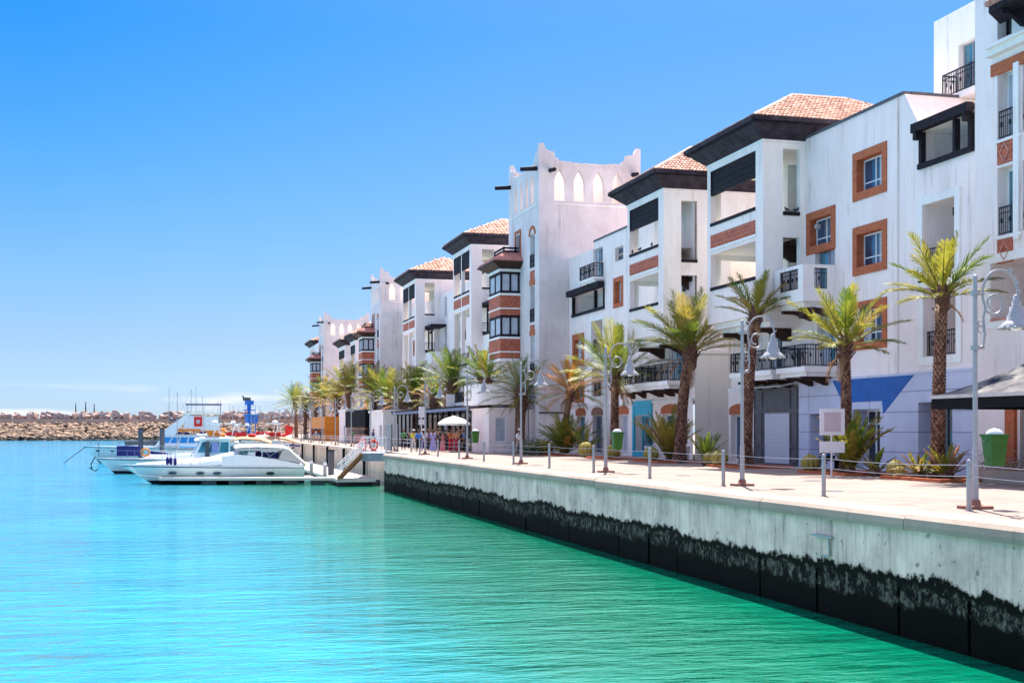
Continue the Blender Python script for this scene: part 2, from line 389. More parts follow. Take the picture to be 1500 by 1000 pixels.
def bracket(par,P,a,w,d,z,L,h,name='bracket',mt='brown'):
    """dark timber bracket: beam reaching d inward by L with a slanting knee below"""
    b=MB(); a0=a-w/2;a1=a+w/2
    bb(b,P,a0,a1,d,d+L,z-h*.35,z)
    vs=[P(x,dd,zz) for x in (a0+.01,a1-.01) for dd,zz in ((d+L*.35,z-h*.35),(d+L,z-h*.35),(d+L,z-h),(d+L*.8,z-h))]
    b.mesh(vs,[(0,1,2,3),(7,6,5,4),(0,4,5,1),(1,5,6,2),(2,6,7,3),(3,7,4,0)])
    return b.build(name,M[mt],par,world=True)
def brickwin(B,P,a0,a1,z0,z1,w=.34,gm='glass'):
    """outer outline of the brick surround; wall hole has no reveal of its own"""
    B.holes.append((a0,a1,z0,z1,0))
    s=MB(); ring(s,P,a0,a1,z0,z1,w,-.05,.42); 
    o=s.build('window_surround',M['brick'],B.root,world=True)
    window(B.root,P,a0+w,a1-w,z0+w,z1-w,.30,1,.28,gm=gm)
def door(B,P,a0,a1,z0,z1,d=.22,nm=1,fm='greyframe',gm='tealglass',name='french_door',tr=0,roll=0):
    B.holes.append((a0,a1,z0,z1,d+.07)); window(B.root,P,a0,a1,z0,z1,d,nm,tr,fm,gm,name=name,roll=roll)
def opening(B,P,a0,a1,z0,z1,rail=False,sill=True,rz=None):
    B.holes.append((a0,a1,z0,z1,.3))
    if rail: prail(B.root,P,a0+.03,a1-.03,.12,z0,rz or .95)
    if sill:
        s=MB(); bb(s,P,a0+.004,a1-.004,-.05,.12,z0+.003,z0+.16); s.build('sill',M['dark'],B.root,world=True)
def loggia(B,P,a0,a1,z0,z1,deep=1.7,rail=True,win=True,frame=0,sill=False,rz=None):
    """a recessed balcony with solid sides"""
    B.holes.append((a0,a1,z0,z1,deep,True))
    if win:
        wa=a0+(a1-a0)*.12; wb=a0+(a1-a0)*.62; window(B.root,P,wa,wb,z0+.02,z0+min(2.1,(z1-z0)*.85),deep-.08,1,0,'frame','tealglass',name='french_door')
    if frame:
        f=MB(); ring(f,P,a0-frame,a1+frame,z0-frame,z1+frame,frame-.004,-.07,.05); f.build('surround',M['trim'],B.root,world=True)
    if rail: prail(B.root,P,a0+.03,a1-.03,.12,z0,rz or .95)
    if sill:
        s=MB(); bb(s,P,a0+.004,a1-.004,-.05,.12,z0+.003,z0+.13); s.build('sill',M['dark'],B.root,world=True)
def room(B,x0,x1,y0,y1,z0,z1,mt='inner'):
    """the room behind the open bays: back walls, floor and ceiling, a glazed door and an inner pier"""
    z0-=.05; z1+=.05
    m=MB()
    m.poly([(x1,y0,z0+G),(x1,y1,z0+G),(x1,y1,z1+G),(x1,y0,z1+G)]); panel(m,PY(y1),x0,x1,z0,z1,[(x0+.3,x1-.5,z0+.1,z1-.25,.3)])
    m.poly([(x0,y0,z0+G),(x1,y0,z0+G),(x1,y1,z0+G),(x0,y1,z0+G)]); m.poly([(x0,y0,z1+G),(x1,y0,z1+G),(x1,y1,z1+G),(x0,y1,z1+G)])
    m.box(x1-.5,x1-.002,(y0+y1)/2+.5,(y0+y1)/2+.9,z0+G+.002,z1+G-.002)
    m.build('loggia_room',M[mt],B.root,world=True)
    h=min(2.15,z1-z0-.5)
    window(B.root,PX(x1),y0+.5,y0+1.9,z0+.1,z0+h,-.07,1,0,'frame','tealglass',name='french_door')
def balcony(B,P,a0,a1,z,proj,th=.42,rail=True,ends=(True,True),mt='trim',nb=2):
    s=MB(); bb(s,P,a0,a1,-proj,-.001,z-th*.55,z); bb(s,P,a0+.12,a1-.12,-proj+.14,-.001,z-th,z-th*.55)
    o=s.build('balcony',M[mt],B.root,world=True)
    if rail:
        p=[P(a0+.06,-.02,0)[:2],P(a0+.06,-proj+.06,0)[:2],P(a1-.06,-proj+.06,0)[:2],P(a1-.06,-.02,0)[:2]]
        if not ends[0]: p=p[1:]
        railing(o,p,z)
    for i in range(nb):
        a=a0+(a1-a0)*(i+.5)/nb
        bracket(o,P,a,.16,-proj*.9,z-th,proj*.9,.38)
    return o
class Bld:
    def __init__(s,name,loc,label,cat,group=None):
        s.root=empty(name,loc,0,label,cat,group); s.holes=[]
    def wall(s,P,a0,a1,z0,z1,mt='stucco',extra=None,name='wall'):
        m=MB(); panel(m,P,a0,a1,z0,z1,s.holes); s.holes=[]
        if extra: extra(m)
        return m.build(name,M[mt],s.root,world=True)
def archfill(mb,P,a0,a1,zs,zt,d,pointed=False,n=8):
    """closes the top of a rectangular hole down to an arch springing at zs"""
    c=(a0+a1)/2; w=(a1-a0)/2; pts=[]
    for i in range(n+1):
        t=i/n; a=a0+(a1-a0)*t; u=abs(a-c)/w
        z = zs+(zt-zs)*(max(0,1-u)**.75*.85+.15*(1 if u<.999 else 0)) if pointed else zs+(zt-zs)*sqrt(max(0,1-u*u))
        pts.append((a,min(z,zt)))
    for (p,q),(r,t) in zip(pts[:-1],pts[1:]):
        mb.poly([P(p,.0,q),P(r,.0,t),P(r,.0,zt),P(p,.0,zt)]); mb.poly([P(p,0,q),P(r,0,t),P(r,d,t),P(p,d,q)])
        mb.poly([P(p,d,q),P(r,d,t),P(r,d,zt),P(p,d,zt)])
# ---- hipped tile roof with real tiles and a coved timber eave
def hip(B,x0,x1,y0,y1,zw,ov=.85,rise=2.15,tw=.24,tr=.4,cov=.72,mt='tile'):
    """walls x0..x1,y0..y1 top at zw; eave line ov outside and cov above"""
    e=MB(); X0,X1,Y0,Y1=x0-ov,x1+ov,y0-ov,y1+ov; ze=zw+cov
    lo=[(x0-.02,y0-.02),(x1,y0-.02),(x1,y1+.02),(x0-.02,y1+.02)]; hi=[(X0+.12,Y0+.12),(X1-.12,Y0+.12),(X1-.12,Y1-.12),(X0+.12,Y1-.12)]
    for i in range(4):
        a,b=lo[i],lo[(i+1)%4]; c,d=hi[(i+1)%4],hi[i]
        e.poly([(*a,zw+G),(*b,zw+G),(*c,ze+G-.12),(*d,ze+G-.12)])
    ev=MB(); ev.box(X0+.05,X1-.05,Y0+.05,Y1-.05,ze-.12+G,ze+.02+G)
    rail=MB()
    eo=e.build('eave',M['eave'],B.root,world=True)
    g=MB()
    for (a,b) in ((( X0,Y0),(X0,Y1)),((X0,Y0),(X1,Y0)),((X0,Y1),(X1,Y1))):
        g.bar((*a,ze+.06+G),(*b,ze+.06+G),.16,.2)
    g.build('fascia',M['eave'],eo,world=True)
    ev.build('soffit',M['dark'],eo,world=True)
    w=min(X1-X0,Y1-Y0)/2
    if Y1-Y0<=X1-X0: R0=(X0+w,(Y0+Y1)/2); R1=(X1-w,(Y0+Y1)/2)
    else: R0=((X0+X1)/2,Y0+w); R1=((X0+X1)/2,Y1-w)
    zb=ze+.12+G; zr=zb+rise; r=MB()
    c=[(X0,Y0,zb),(X1,Y0,zb),(X1,Y1,zb),(X0,Y1,zb)]; a=(*R0,zr); b=(*R1,zr)
    if Y1-Y0<=X1-X0: faces=[[c[0],c[1],b,a],[c[2],c[3],a,b],[c[3],c[0],a],[c[1],c[2],b]]
    else: faces=[[c[0],c[1],a],[c[2],c[3],b],[c[3],c[0],a,b],[c[1],c[2],b,a]]
    for fpt in faces: r.poly(fpt)
    for fi,fpt in enumerate(faces):
        p0,p1=Vector(fpt[0]),Vector(fpt[1]); up=(Vector(fpt[2])-p1); ax=(p1-p0).normalized(); top=up-ax*up.dot(ax)
        if fi==1 and Y1-Y0<=X1-X0: continue
        Ls=top.length; tv=top.normalized(); nrm=ax.cross(tv).normalized(); 
        if nrm.z<0: nrm=-nrm
        L0=(p1-p0).length
        sl=(Vector(fpt[-1])-p0).dot(ax)/Ls; sr=(p1-Vector(fpt[2])).dot(ax)/Ls
        ncol=int(L0/tw); nrow=int(Ls/tr)
        for j in range(nrow+1):
            t0=j*tr; t1=min(t0+tr*1.08,Ls)
            for i in range(ncol):
                u=(i+.5)*L0/ncol
                if u<sl*(t0+tr*.5) or u>L0-sr*(t0+tr*.5): continue
                k=tw*.5; h=tw*.38*random.uniform(.9,1.1)
                vs=[]
                for tt,hh in ((t0,h+.03),(t1,h*.8)):
                    for q,zz in ((-k,0),(-k*.45,.85),(k*.45,.85),(k,0)): vs.append(p0+ax*(u+q)+tv*tt+nrm*(zz*hh+.015))
                r.mesh(vs,[(0,1,5,4),(1,2,6,5),(2,3,7,6),(0,3,2,1)],random.choice((0,0,1,2)))
    for p,q in ((c[0],a),(c[3],a),(c[1],b),(c[2],b),(a,b)):
        if (Vector(p)-Vector(q)).length>.05: r.tube([p,q],.12,6,m=1)
    return r.build('roof',[M[mt],M[mt+'2'],M[mt+'3']],B.root,world=True)
M['tile2']=mat('roof_tile_pale',(.66,.45,.34),.8,.15,4); M['tile3']=mat('roof_tile_rust',(.46,.23,.15),.8,.2,4)
M['tile_old2']=M['tile_old']; M['tile_old3']=mat('old_tile_pale',(.60,.30,.24),.8,.2,4)
def box_rest(m,x0,x1,y0,y1,z0,z1,skip='L'):
    """plain faces of a volume: N = far (+Y), S = near (-Y), E, T roof"""
    z0+=G; z1+=G
    if 'N' in skip: m.poly([(x0,y1,z0),(x1,y1,z0),(x1,y1,z1),(x0,y1,z1)])
    if 'S' in skip: m.poly([(x0,y0,z0),(x1,y0,z0),(x1,y0,z1),(x0,y0,z1)])
    if 'E' in skip: m.poly([(x1,y0,z0),(x1,y1,z0),(x1,y1,z1),(x1,y0,z1)])
    if 'T' in skip: m.poly([(x0,y0,z1),(x1,y0,z1),(x1,y1,z1),(x0,y1,z1)])
    if 'B' in skip: m.poly([(x0,y0,z0),(x1,y0,z0),(x1,y1,z0),(x0,y1,z0)])
# ---- pavilion (open loggia bay under a hipped roof), overhanging the ground floor
def pavilion(B,x0,y0,y1,ztop,zbot,bays,levels,ny,mt='cream',xr=33.5,corner=.75,roofdeep=35.0,tw=.205):
    P=PX(x0); Q=PY(y0); n=bays; cw=.38; ys=y0+corner; wbay=(y1-.42-ys-cw*(n-1))/n
    for lv in levels:
        z0,z1=lv['z']
        for i in range(n):
            a0=ys+i*(wbay+cw); a1=a0+wbay
            opening(B,P,a0,a1,z0,z1,rail=lv.get('rail',False),sill=lv.get('sill',True))
            if lv.get('panel'):
                p0,p1=lv['panel']; s=MB(); bb(s,P,a0+.02,a1-.02,-.03,.05,p0,p1); s.build('brick_panel',M['carved'],B.root,world=True)
                s=MB(); bb(s,P,a0-.1,a1+.1,-.06,.05,p0-.14,p0-.02); s.build('ledge',M['trim'],B.root,world=True)
            if lv.get('screen'):
                s=MB(); zs=z1-lv['screen']; k=int(lv['screen']/.15)
                for j in range(k): bb(s,P,a0+.01,a1-.01,.02+.02*(j%2),.09,zs+j*.15,zs+j*.15+.135)
                ring(s,P,a0+.01,a1-.01,zs-.06,z1-.003,.07,-.02,.13)
                s.build('timber_screen',M['dark'],B.root,world=True)
            if lv.get('beam'): bracket(B.root,P,a0+.16,.2,.32,z1-.01,1.9,.9)
        room(B,x0+.3,x0+3.6,y0+.3,y1-.3,z0,z1)
    B.wall(P,y0,y1,zbot,ztop,'stucco')
    B.holes=[(x0+.6,x0+3.1,lv['z'][0]+.05,lv['z'][1]-.2,0) for lv in levels]; B.wall(PY(y1),x0,xr,zbot,ztop,mt)
    for lv in ny:
        z0,z1=lv['z']; a0=x0+lv['x'][0]; a1=x0+lv['x'][1]
        opening(B,Q,a0,a1,z0,z1,rail=lv.get('rail',False))
        if lv.get('beam'): bracket(B.root,Q,a1-.13,.2,.32,z1-.01,1.3,.75)
    B.wall(Q,x0,xr,zbot,ztop,mt,lambda m: box_rest(m,x0,xr,y0,y1,zbot,ztop,'EB'))
    c=MB(); c.box(x0+.25,xr-.1,y0+.25,y1-.25,zbot-.28+G,zbot+G-.002); c.box(x0+.6,xr-.2,y0+.45,y1-.45,zbot-.5+G,zbot-.28+G)
    c.build('cornice',M['trim'],B.root,world=True)
    tb=MB(); tb.box(x0-.05,xr+.05,y0-.05,y1+.05,ztop-.10+G,ztop+G+.02); tb.build('cornice',M['trim'],B.root,world=True)
    if roofdeep: hip(B,x0,roofdeep,y0,y1,ztop,tw=tw,tr=tw*1.7)
# ---- crenellated corner tower
def crown(P,prof,zb,thick,mb):
    for (a,z),(b,w) in zip(prof[:-1],prof[1:]):
        mb.poly([P(a,0,zb),P(b,0,zb),P(b,0,w),P(a,0,z)]); mb.poly([P(a,thick,zb),P(b,thick,zb),P(b,thick,w),P(a,thick,z)])
        mb.poly([P(a,0,z),P(b,0,w),P(b,thick,w),P(a,thick,z)])
def tower(y0,y1,x0,x1,label,detail=True,oriel=True,ynear=0):
    B=Bld('tower_building',(x0,y0,G),label,'tower','white towers with crenellated crowns')
    P=PX(x0); Q=PY(y0); zc=17.7; zt=21.2; th=.35
    hs=[];hq=[]
    w=x1-x0; L=y1-y0
    cx=[x0+w*k for k in (.20,.39,.58,.77)]
    for c in cx: hq.append((c-.42,c+.42,18.3,20.6,th))
    cy=[y0+L*k for k in (.22,.38,.56,.74)]
    for c in cy: hs.append((c-.36,c+.36,18.3,20.6,th))
    m=MB()
    # windows of the -X face
    a=y0+L*.14; b=a+1.15
    zz=[(13.6,16.1),(9.6,12.3),(5.6,8.6)]
    for i,(q,r) in enumerate(zz):
        h=(a,b,q,r,.30); hs.append(h); window(B.root,P,a,b,q,r,.22,1,.35,'frame','glass')
        if i<2:
            s=MB(); bb(s,P,a,b,-.03,.05,q-.95,q-.2); s.build('brick_panel',M['carved'],B.root,world=True)
        s=MB()
        if i==0:
            n=8
            for k in range(n):
                t0,t1=pi*k/n,pi*(k+1)/n; c=(a+b)/2; R0,R1=.62,.88
                pts=[(c+cos(t)*R,r-.1+sin(t)*R*.8) for t,R in ((t0,R0),(t1,R0),(t1,R1),(t0,R1))]
                vs=[P(p[0],d,p[1]) for d in (-.06,.03) for p in pts]
                s.mesh(vs,[(0,1,2,3),(7,6,5,4),(0,4,5,1),(1,5,6,2),(2,6,7,3),(3,7,4,0)])
        else: bb(s,P,a-.12,b+.12,-.05,.05,r+.02,r+.42)
        s.build('brick_arch' if i==0 else 'brick_lintel',M['brick'],B.root,world=True)
        prail(B.root,P,a+.02,b-.02,-.03,q,.95)
    a2=y0+L*.60; hs.append((a2,a2+1.3,14.3,16.6,.3)); window(B.root,P,a2,a2+1.3,14.3,16.6,.24,1,0,'greyframe','glass',name='french_door')
    s=MB(); ring(s,P,a2-.25,a2+1.55,14.2,16.95,.24,-.05,.04); s.build('window_surround',M['brick'],B.root,world=True)
    hs.append((y0+L*.15,y0+L*.40,2.9 if not oriel else 3.2,5.0,.3)); window(B.root,P,y0+L*.15,y0+L*.40,3.2,5.0,.22,1,0,'greyframe','curtain')
    if not oriel: pass
    panel(m,P,y0,y1,0,zt-.30,hs); panel(m,Q,x0,x1,2.9,zt-.30,hq)
    for h in hq: archfill(m,Q,h[0],h[1],19.6,20.6,th,True,24)
    for h in hs[:4]: archfill(m,P,h[0],h[1],19.6,20.6,th,True,24)
    # inner faces of the crown and the far walls
    P2=PX(x0+th); Q2=PY(y0+th)
    panel(m,P2,y0+th,y1-th,zc,zt-.30,[(*h[:4],0) for h in hs[:4]]); panel(m,Q2,x0+th,x1-th,zc,zt-.30,[(*h[:4],0) for h in hq])
    for (X,hh) in ((x1,[]),(x1-th,[])): panel(m,PX(X),y0,y1,zc if X<x1 else 0,zt-.30,[])
    for Y in (y1,y1-th): panel(m,PY(Y),x0,x1,zc if Y<y1 else 0,zt-.30,[])
    m.poly([(x0,y0,zc+G),(x1,y0,zc+G),(x1,y1,zc+G),(x0,y1,zc+G)])
    def prof(a,b):
        q=[(0,1.55),(.32,1.6),(.5,1.2),(.72,1.05),(1.15,1.0),(1.2,.62),(1.45,.52),(1.5,.36),(2.2,.34)]
        l=[(a+u,zt+v-.35) for u,v in q]; r=[(b-u,zt+v-.35) for u,v in reversed(q)]
        mid=[]; n=6
        for i in range(1,n):
            c=l[-1][0]+(r[0][0]-l[-1][0])*i/n; mid+= [(c-.06,zt-.08),(c-.05,zt-.16),(c+.05,zt-.16),(c+.06,zt-.08)]
        return l+mid+r
    for PP,a_,b_ in ((P,y0,y1),(Q,x0,x1),(PX(x1-th),y0,y1),(PY(y1-th),x0,x1)): crown(PP,prof(a_,b_),zt-.302,th,m)
    if detail:
        for i in range(26):
            for j in range(3):
                if (i+j)%2==0: aa=x0+1.2+i*.24; bb(m,Q,aa,aa+.09,-.05,.02,20.7+j*.15,20.78+j*.15)
    m.build('wall',M['stucco_tower' if detail else 'stucco_tower'],B.root,world=True)
    # small weep holes pattern + string course
    s=MB(); bb(s,Q,x0+1.2,x1-.4,-.05,.02,18.05,18.14); bb(s,P,y0+.8,y1-.8,-.05,.02,18.05,18.14); s.build('string_course',M['trim'],B.root,world=True)
    m=MB(); m.box(x0+1.4,x1-1.0,y0+2.2,y1-1.2,zc+G+.01,21.2+G); m.build('arch_backing',M['cream'],B.root,world=True)  # pale block added behind the crown arches so their openings look bright
    lo=MB(); lo.box(x0+.02,x1,y0+.02,y0+.4,G,2.9+G); lo.build('shop_wall',M['stucco'],B.root,world=True)
    ln=MB(); ln.box(x0-.03,x1,y0-.05,y0+.02,2.86+G,2.98+G); ln.build('string_course',M['coping'],B.root,world=True)
    for p,q in (((x0-1.25,y0+.55,20.55),(x0+.3,y0+.55,20.7)),((x0-1.25,y1-.55,20.55),(x0+.3,y1-.55,20.7)),((x0+.85,y0-1.0,20.35),(x0+.85,y0+.3,20.5)),((x1-.6,y0-.9,20.35),(x1-.6,y0+.3,20.5))):
        b=MB(); b.tube([(p[0],p[1],p[2]+G),(q[0],q[1],q[2]+G)],[.15,.17],8); b.build('waterspout',M['dark'],B.root,world=True)
    if oriel: make_oriel(B,x0,y0+L*.60,y0+L+.1)
    return B
def make_oriel(B,X,y0,y1,pr=1.55):
    xo=X-pr
    def shell(name,mt,z0,z1,out=0):
        m=MB(); m.box(xo-out,X-.003,y0-out,y1+out,z0+G,z1+G); return m.build(name,M[mt],B.root,world=True)
    shell('oriel_base','trim',6.9,7.1,.1)
    for z in (7.1,10.4):
        shell('brick_band','carved',z,z+.46,.0); shell('ledge','trim',z+.46,z+.56,.08); shell('brick_band','carved',z+.56,z+1.5,.03); shell('ledge','trim',z+1.5,z+1.66,.10)
        w=MB(); z0=z+1.66; z1=z+3.3
        for (px,py) in ((xo,y0),(xo,y1-.14),(xo,(y0+y1)/2-.07),(X-.2,y0),((xo+X)/2-.07,y0)): w.box(px,px+.14,py,py+.14,z0+G,z1+G-.002)
        w.box(xo-.02,X-.01,y0-.02,y0+.1,z0+.02+G,z0+.2+G); w.box(xo-.02,xo+.1,y0+.1,y1,z0+.02+G,z0+.2+G)
        w.box(xo-.02,X-.01,y0-.02,y0+.1,z1-.18+G,z1+G-.003); w.box(xo-.02,xo+.1,y0+.1,y1,z1-.18+G,z1+G-.003)
        o=w.build('oriel_window',M['dark'],B.root,world=True)
        p=MB(); p.box(xo+.06,X-.02,y0+.05,y0+.06,z0+.2+G,z1-.2+G); p.box(xo+.06,xo+.07,y0+.07,y1-.05,z0+.2+G,z1-.2+G); p.build('pane',M['curtain'],o,world=True)
    # skirt roof
    z=13.7; m=MB(); a=[(xo-.05,y0-.05),(X,y0-.05),(X,y1+.05),(xo-.05,y1+.05)]; e=[(xo-.75,y0-.75),(X,y0-.75),(X,y1+.75),(xo-.75,y1+.75)]
    m.box(xo-.12,X-.003,y0-.12,y1+.12,z+G,z+.2+G); m.build('ledge',M['trim'],B.root,world=True)
    m=MB()
    for i in (0,3,2):
        j=(i+1)%4; 
        if i==2: p=(2,3)
        else: p=(i,j)
        m.poly([(*a[p[0]],z+.2+G),(*a[p[1]],z+.2+G),(*e[p[1]],z+.62+G),(*e[p[0]],z+.62+G)])
    m.poly([(*e[0],z+.63+G),(*e[1],z+.63+G),(*e[2],z+.63+G),(*e[3],z+.63+G)])
    m.bar((*e[0],z+.66+G),(*e[1],z+.66+G),.12); m.bar((*e[0],z+.66+G),(*e[3],z+.66+G),.12)
    m.build('eave',M['brown'],B.root,world=True)
    m=MB(); t0=z+.72+G; t1=z+1.5+G; ia=(xo+.5,y0+.5)
    m.poly([(*e[0],t0),(*e[1],t0),(X,ia[1],t1),(*ia,t1)]); m.poly([(*e[0],t0),(*e[3],t0),(ia[0],y1-.5,t1),(*ia,t1)]); m.poly([(*e[3],t0),(*e[2],t0),(X,y1-.5,t1),(ia[0],y1-.5,t1)])
    n=14
    for i in range(n+1):
        u=i/n; xx=e[0][0]+(X-e[0][0])*u
        if xx>ia[0]: m.tube([(xx,e[0][1],t0+.05),(xx,ia[1],t1+.04)],.09,5,m=0)
        else: m.tube([(xx,e[0][1],t0+.05),(xx,e[0][1]+(xx-e[0][0]),t0+.05+(xx-e[0][0])*.62)],.09,5,m=0)
    n=int((e[3][1]-e[0][1])/.26)
    for i in range(n+1):
        yy=e[0][1]+(e[3][1]-e[0][1])*i/n; k=min(1,(yy-e[0][1])/1.25,(e[3][1]-yy)/1.25); m.tube([(e[0][0],yy,t0+.05),(e[0][0]+1.25*k,yy,t0+.05+.8*k)],.09,5,m=1)
    m.build('tile_skirt',[M['tile_old'],M['tile_old3']],B.root,world=True)
    r=MB()
    for zz in (z+1.6,z+1.85):
        r.bar((xo+.35,y0+.35,zz+G),(X-.05,y0+.35,zz+G),.1,.13); r.bar((xo+.35,y0+.35,zz+G),(xo+.35,y1-.35,zz+G),.1,.13)
    for p in ((xo+.35,y0+.35),(X-.3,y0+.35),(xo+.35,y1-.35)): r.bar((*p,z+1.2+G),(*p,z+1.95+G),.1)
    r.build('roof_rail',M['dark'],B.root,world=True)
M['creamwall']=stucco('cream_end_wall',(1.0,.97,.92),(.98,.93,.86))
def S(p0,p1,X=FX): return tuple(sorted((U(p0,X),U(p1,X))))
def SV(p0,p1,Y): return tuple(sorted((V(p0,Y),V(p1,Y))))
GR='white apartment buildings along the quay'
# ================================================================== near block (with the first loggia pavilion)
B=Bld('apartment_building',(FX,46,G),'white building with brick-framed windows above a pale blue shopfront with a blue painted fascia','building',GR)
P=PX(FX)
def shopwin(B,P,a0,a1,z0,z1,d=.5,nm=1,fm='greyframe',gm='tealglass',name='shop_window'):
    B.holes.append((a0,a1,z0,z1,d+.05)); window(B.root,P,a0,a1,z0,z1,d,nm,.75,fm,gm,.09,name)
for (p0,p1) in ((1250,1299.5),):
    a=S(p0,p1)
    for z0 in (5.05,8.22,11.38): brickwin(B,P,*a,z0,z0+2.05)
brickwin(B,P,*S(1182,1224),9.65,11.55)
door(B,P,*S(1194,1223),7.62,10.0); door(B,P,*S(1197,1224),4.5,6.9)
door(B,P,*S(1126,1146),4.5,6.9); 
loggia(B,P,*S(1353,1400),7.7,10.35,frame=.32); loggia(B,P,*S(1354,1402),4.5,7.15,frame=.32)
L0,L1=S(1347,1428)
L0=max(L0,38.45)
B.holes.append((L0,L1,11.9,13.25,2.2,True))
Y0,Y1=38.4,52.6
top=15.0; ysp=U(1325)
def ex(m):
    # lower roof over the loggia, with a splayed parapet end
    m.poly([P(ysp,0,13.45),P(ysp-1.1,0,13.45),P(ysp,0,top)])
    m.poly([P(ysp,0,top),P(ysp-1.1,0,13.45),P(ysp-1.1,2.6,13.45),P(ysp,2.6,top)])
    m.box(FX+.002,34,ysp+.002,Y1,top-.4+G,top-.38+G)
    m.poly([P(Y0,0,13.4),P(ysp+1,0,13.4),P(ysp+1,5,13.4),P(Y0,5,13.4)])
    box_rest(m,FX,40,Y0,60.6,0,12.9,'NE')
    # upper set-back storey
m=MB(); hh=B.holes; B.holes=[]
panel(m,P,Y0,ysp,3.05,13.45,[h for h in hh if h[1]<ysp]); panel(m,P,ysp,Y1,3.05,top,[h for h in hh if ysp<h[0]<Y1]); ex(m)
panel(m,P,Y1,60.6,3.05,6.9,[h for h in hh if h[0]>Y1])
m.build('wall',M['stucco'],B.root,world=True)
# dark coping along the roof edge
m=MB(); bb(m,P,ysp,Y1,-.06,.3,top,top+.12); bb(m,P,ysp-.05,ysp+.25,.3,3.2,top+.0,top+.12); m.build('coping',M['coping'],B.root,world=True)
m=MB(); bb(m,P,ysp-.02,ysp+.0,.002,4.2,13.45,top); m.build('wall',M['cream'],B.root,world=True)
# timber loggia front
m=MB(); bb(m,P,L0-.0,L1+.1,-.35,-.05,13.2,13.55); bb(m,P,L0,L1+.1,-.05,.25,13.3,13.5)
bb(m,P,L0,L1,-.12,.14,11.78,11.98)
for a in (L0+.12,L0+1.05,L1-.25): bb(m,P,a,a+.17,-.1,.12,11.98,13.2)
bb(m,P,L0+.12,L0+.3,-.34,-.12,12.9,13.19); bb(m,P,L1-.25,L1-.05,-.34,-.12,12.9,13.19)
m.build('timber_loggia_front',M['dark'],B.root,world=True)
# upper set-back storey
PU=PX(31.2); a=S(1404,1432,31.2); B.holes.append((*a,15.3,17.5,.3)); window(B.root,PU,*a,15.3,17.5,.24,1,0,'greyframe','tealglass',name='french_door')
B.wall(PU,38.4,U(1368,31.2),13.4,19.0,'cream',lambda m: box_rest(m,31.2,38,38.4,U(1368,31.2),13.4,19.0,'NT'))
rr=(U(1381,30.5),39.2); 
m=MB(); m.box(30.45,31.19,39,rr[0]+.05,15.0+G,15.25+G); bo=m.build('balcony',M['trim'],B.root,world=True); railing(bo,[(31.15,rr[0]),(30.5,rr[0]),(30.5,39.1)],15.25)
# balconies
def solidbalcony(B,y0,y1,X=26.4,z=7.3):
    m=MB(); Q=PY(y0); R=PX(X)
    panel(m,Q,X,FX,z,z+1.6,[(X+.55,FX-.42,z+.55,z+1.45,.14)]); panel(m,R,y0,y1,z,z+1.6,[(y0+.45,y1-.5,z+.55,z+1.45,.14)])
    m.box(X+.15,FX-.01,y0+.15,y1-.15,z+.02+G,z+.45+G); m.poly([(X,y0,z+G),(FX,y0,z+G),(FX,y1,z+G),(X,y1,z+G)])
    m.poly([(X,y1,z+G),(FX,y1,z+G),(FX,y1,z+1.6+G),(X,y1,z+1.6+G)])
    m.box(X+.002,FX,y0+.002,y0+.14,z+1.59+G,z+1.602+G); m.box(X+.002,X+.14,y0+.14,y1,z+1.59+G,z+1.602+G)
    m.poly([(X+.14,y0+.14,z+.5+G),(FX,y0+.14,z+.5+G),(FX,y0+.14,z+1.6+G),(X+.14,y0+.14,z+1.6+G)])if False else None
    o=m.build('balcony',M['trim'],B.root,world=True)
    m=MB(); m.box(X+.2,FX-.01,y0+.3,y1-.3,z-.25+G,z-.003+G); m.build('ledge',M['trim'],o,world=True)
    railing(o,[(X+.57,y0+.06),(FX-.44,y0+.06)],z+.5,.93,.1); railing(o,[(X+.06,y0+.47),(X+.06,y1-.52)],z+.5,.93,.1)
    for yy in (y0+.5,y1-.5): bracket(o,PX(X+.35),yy,.22,-.2,z-.25,1.7,.42)
    for xx in (X+.6,): bracket(o,PY(y0-.0),xx,.22,.15,z-.25,1.2,.4)
solidbalcony(B,49.75,52.45)
balcony(B,P,49.6,52.3,4.45,1.6); balcony(B,P,53.0,57.5,4.45,1.5,nb=3)
m=MB(); yy=ysp+.45; m.tube([P(yy,-.05,3.95),P(yy,-.05,top-.05)],.035,6); m.build('downpipe',M['trim'],B.root,world=True)
for a_,z_ in ((S(1200,1201)[0],11.0-.3),(S(1150,1151)[0],7.0),(S(1172,1173)[0],10.2)):
    m=MB(); m.box(FX-.16,FX-.003,a_-.07,a_+.07,z_+G,z_+.2+G); m.blob((FX-.17,a_,z_+.1+G),(.09,.09,.12),8,6); m.build('wall_lamp',M['lamp'],B.root,world=True)
for a_,z_ in ((S(1398,1399)[0]+.3,9.75),): 
    m=MB(); m.box(FX+.3,FX+.7,a_,a_+.3,z_+G,z_+.3+G); m.build('ceiling_lamp',M['brown'],B.root,world=True)
# ---- ground floor: pale blue cladding with a blue painted shopfront
PC=PX(FX-.12); a0=Y0+.0; aB=U(1170,FX-.12)
shopwin(B,PC,*S(1345,1395,FX-.12),.25,2.75,.55,1,'coping','darkglass'); B.holes[-1]=(*B.holes[-1][:4],.6)
shopwin(B,PC,*S(1249,1289,FX-.12),.15,2.55,.7,2,'frame','darkglass'); shopwin(B,PC,*S(1186,1212,FX-.12),.15,2.4,.7,0,'coping','curtain')
def cap(m): bb(m,PC,Y0,aB,-.03,.12,3.85,3.93)
B.wall(PC,Y0,aB,0,3.85,'bluetile',cap,'shopfront')
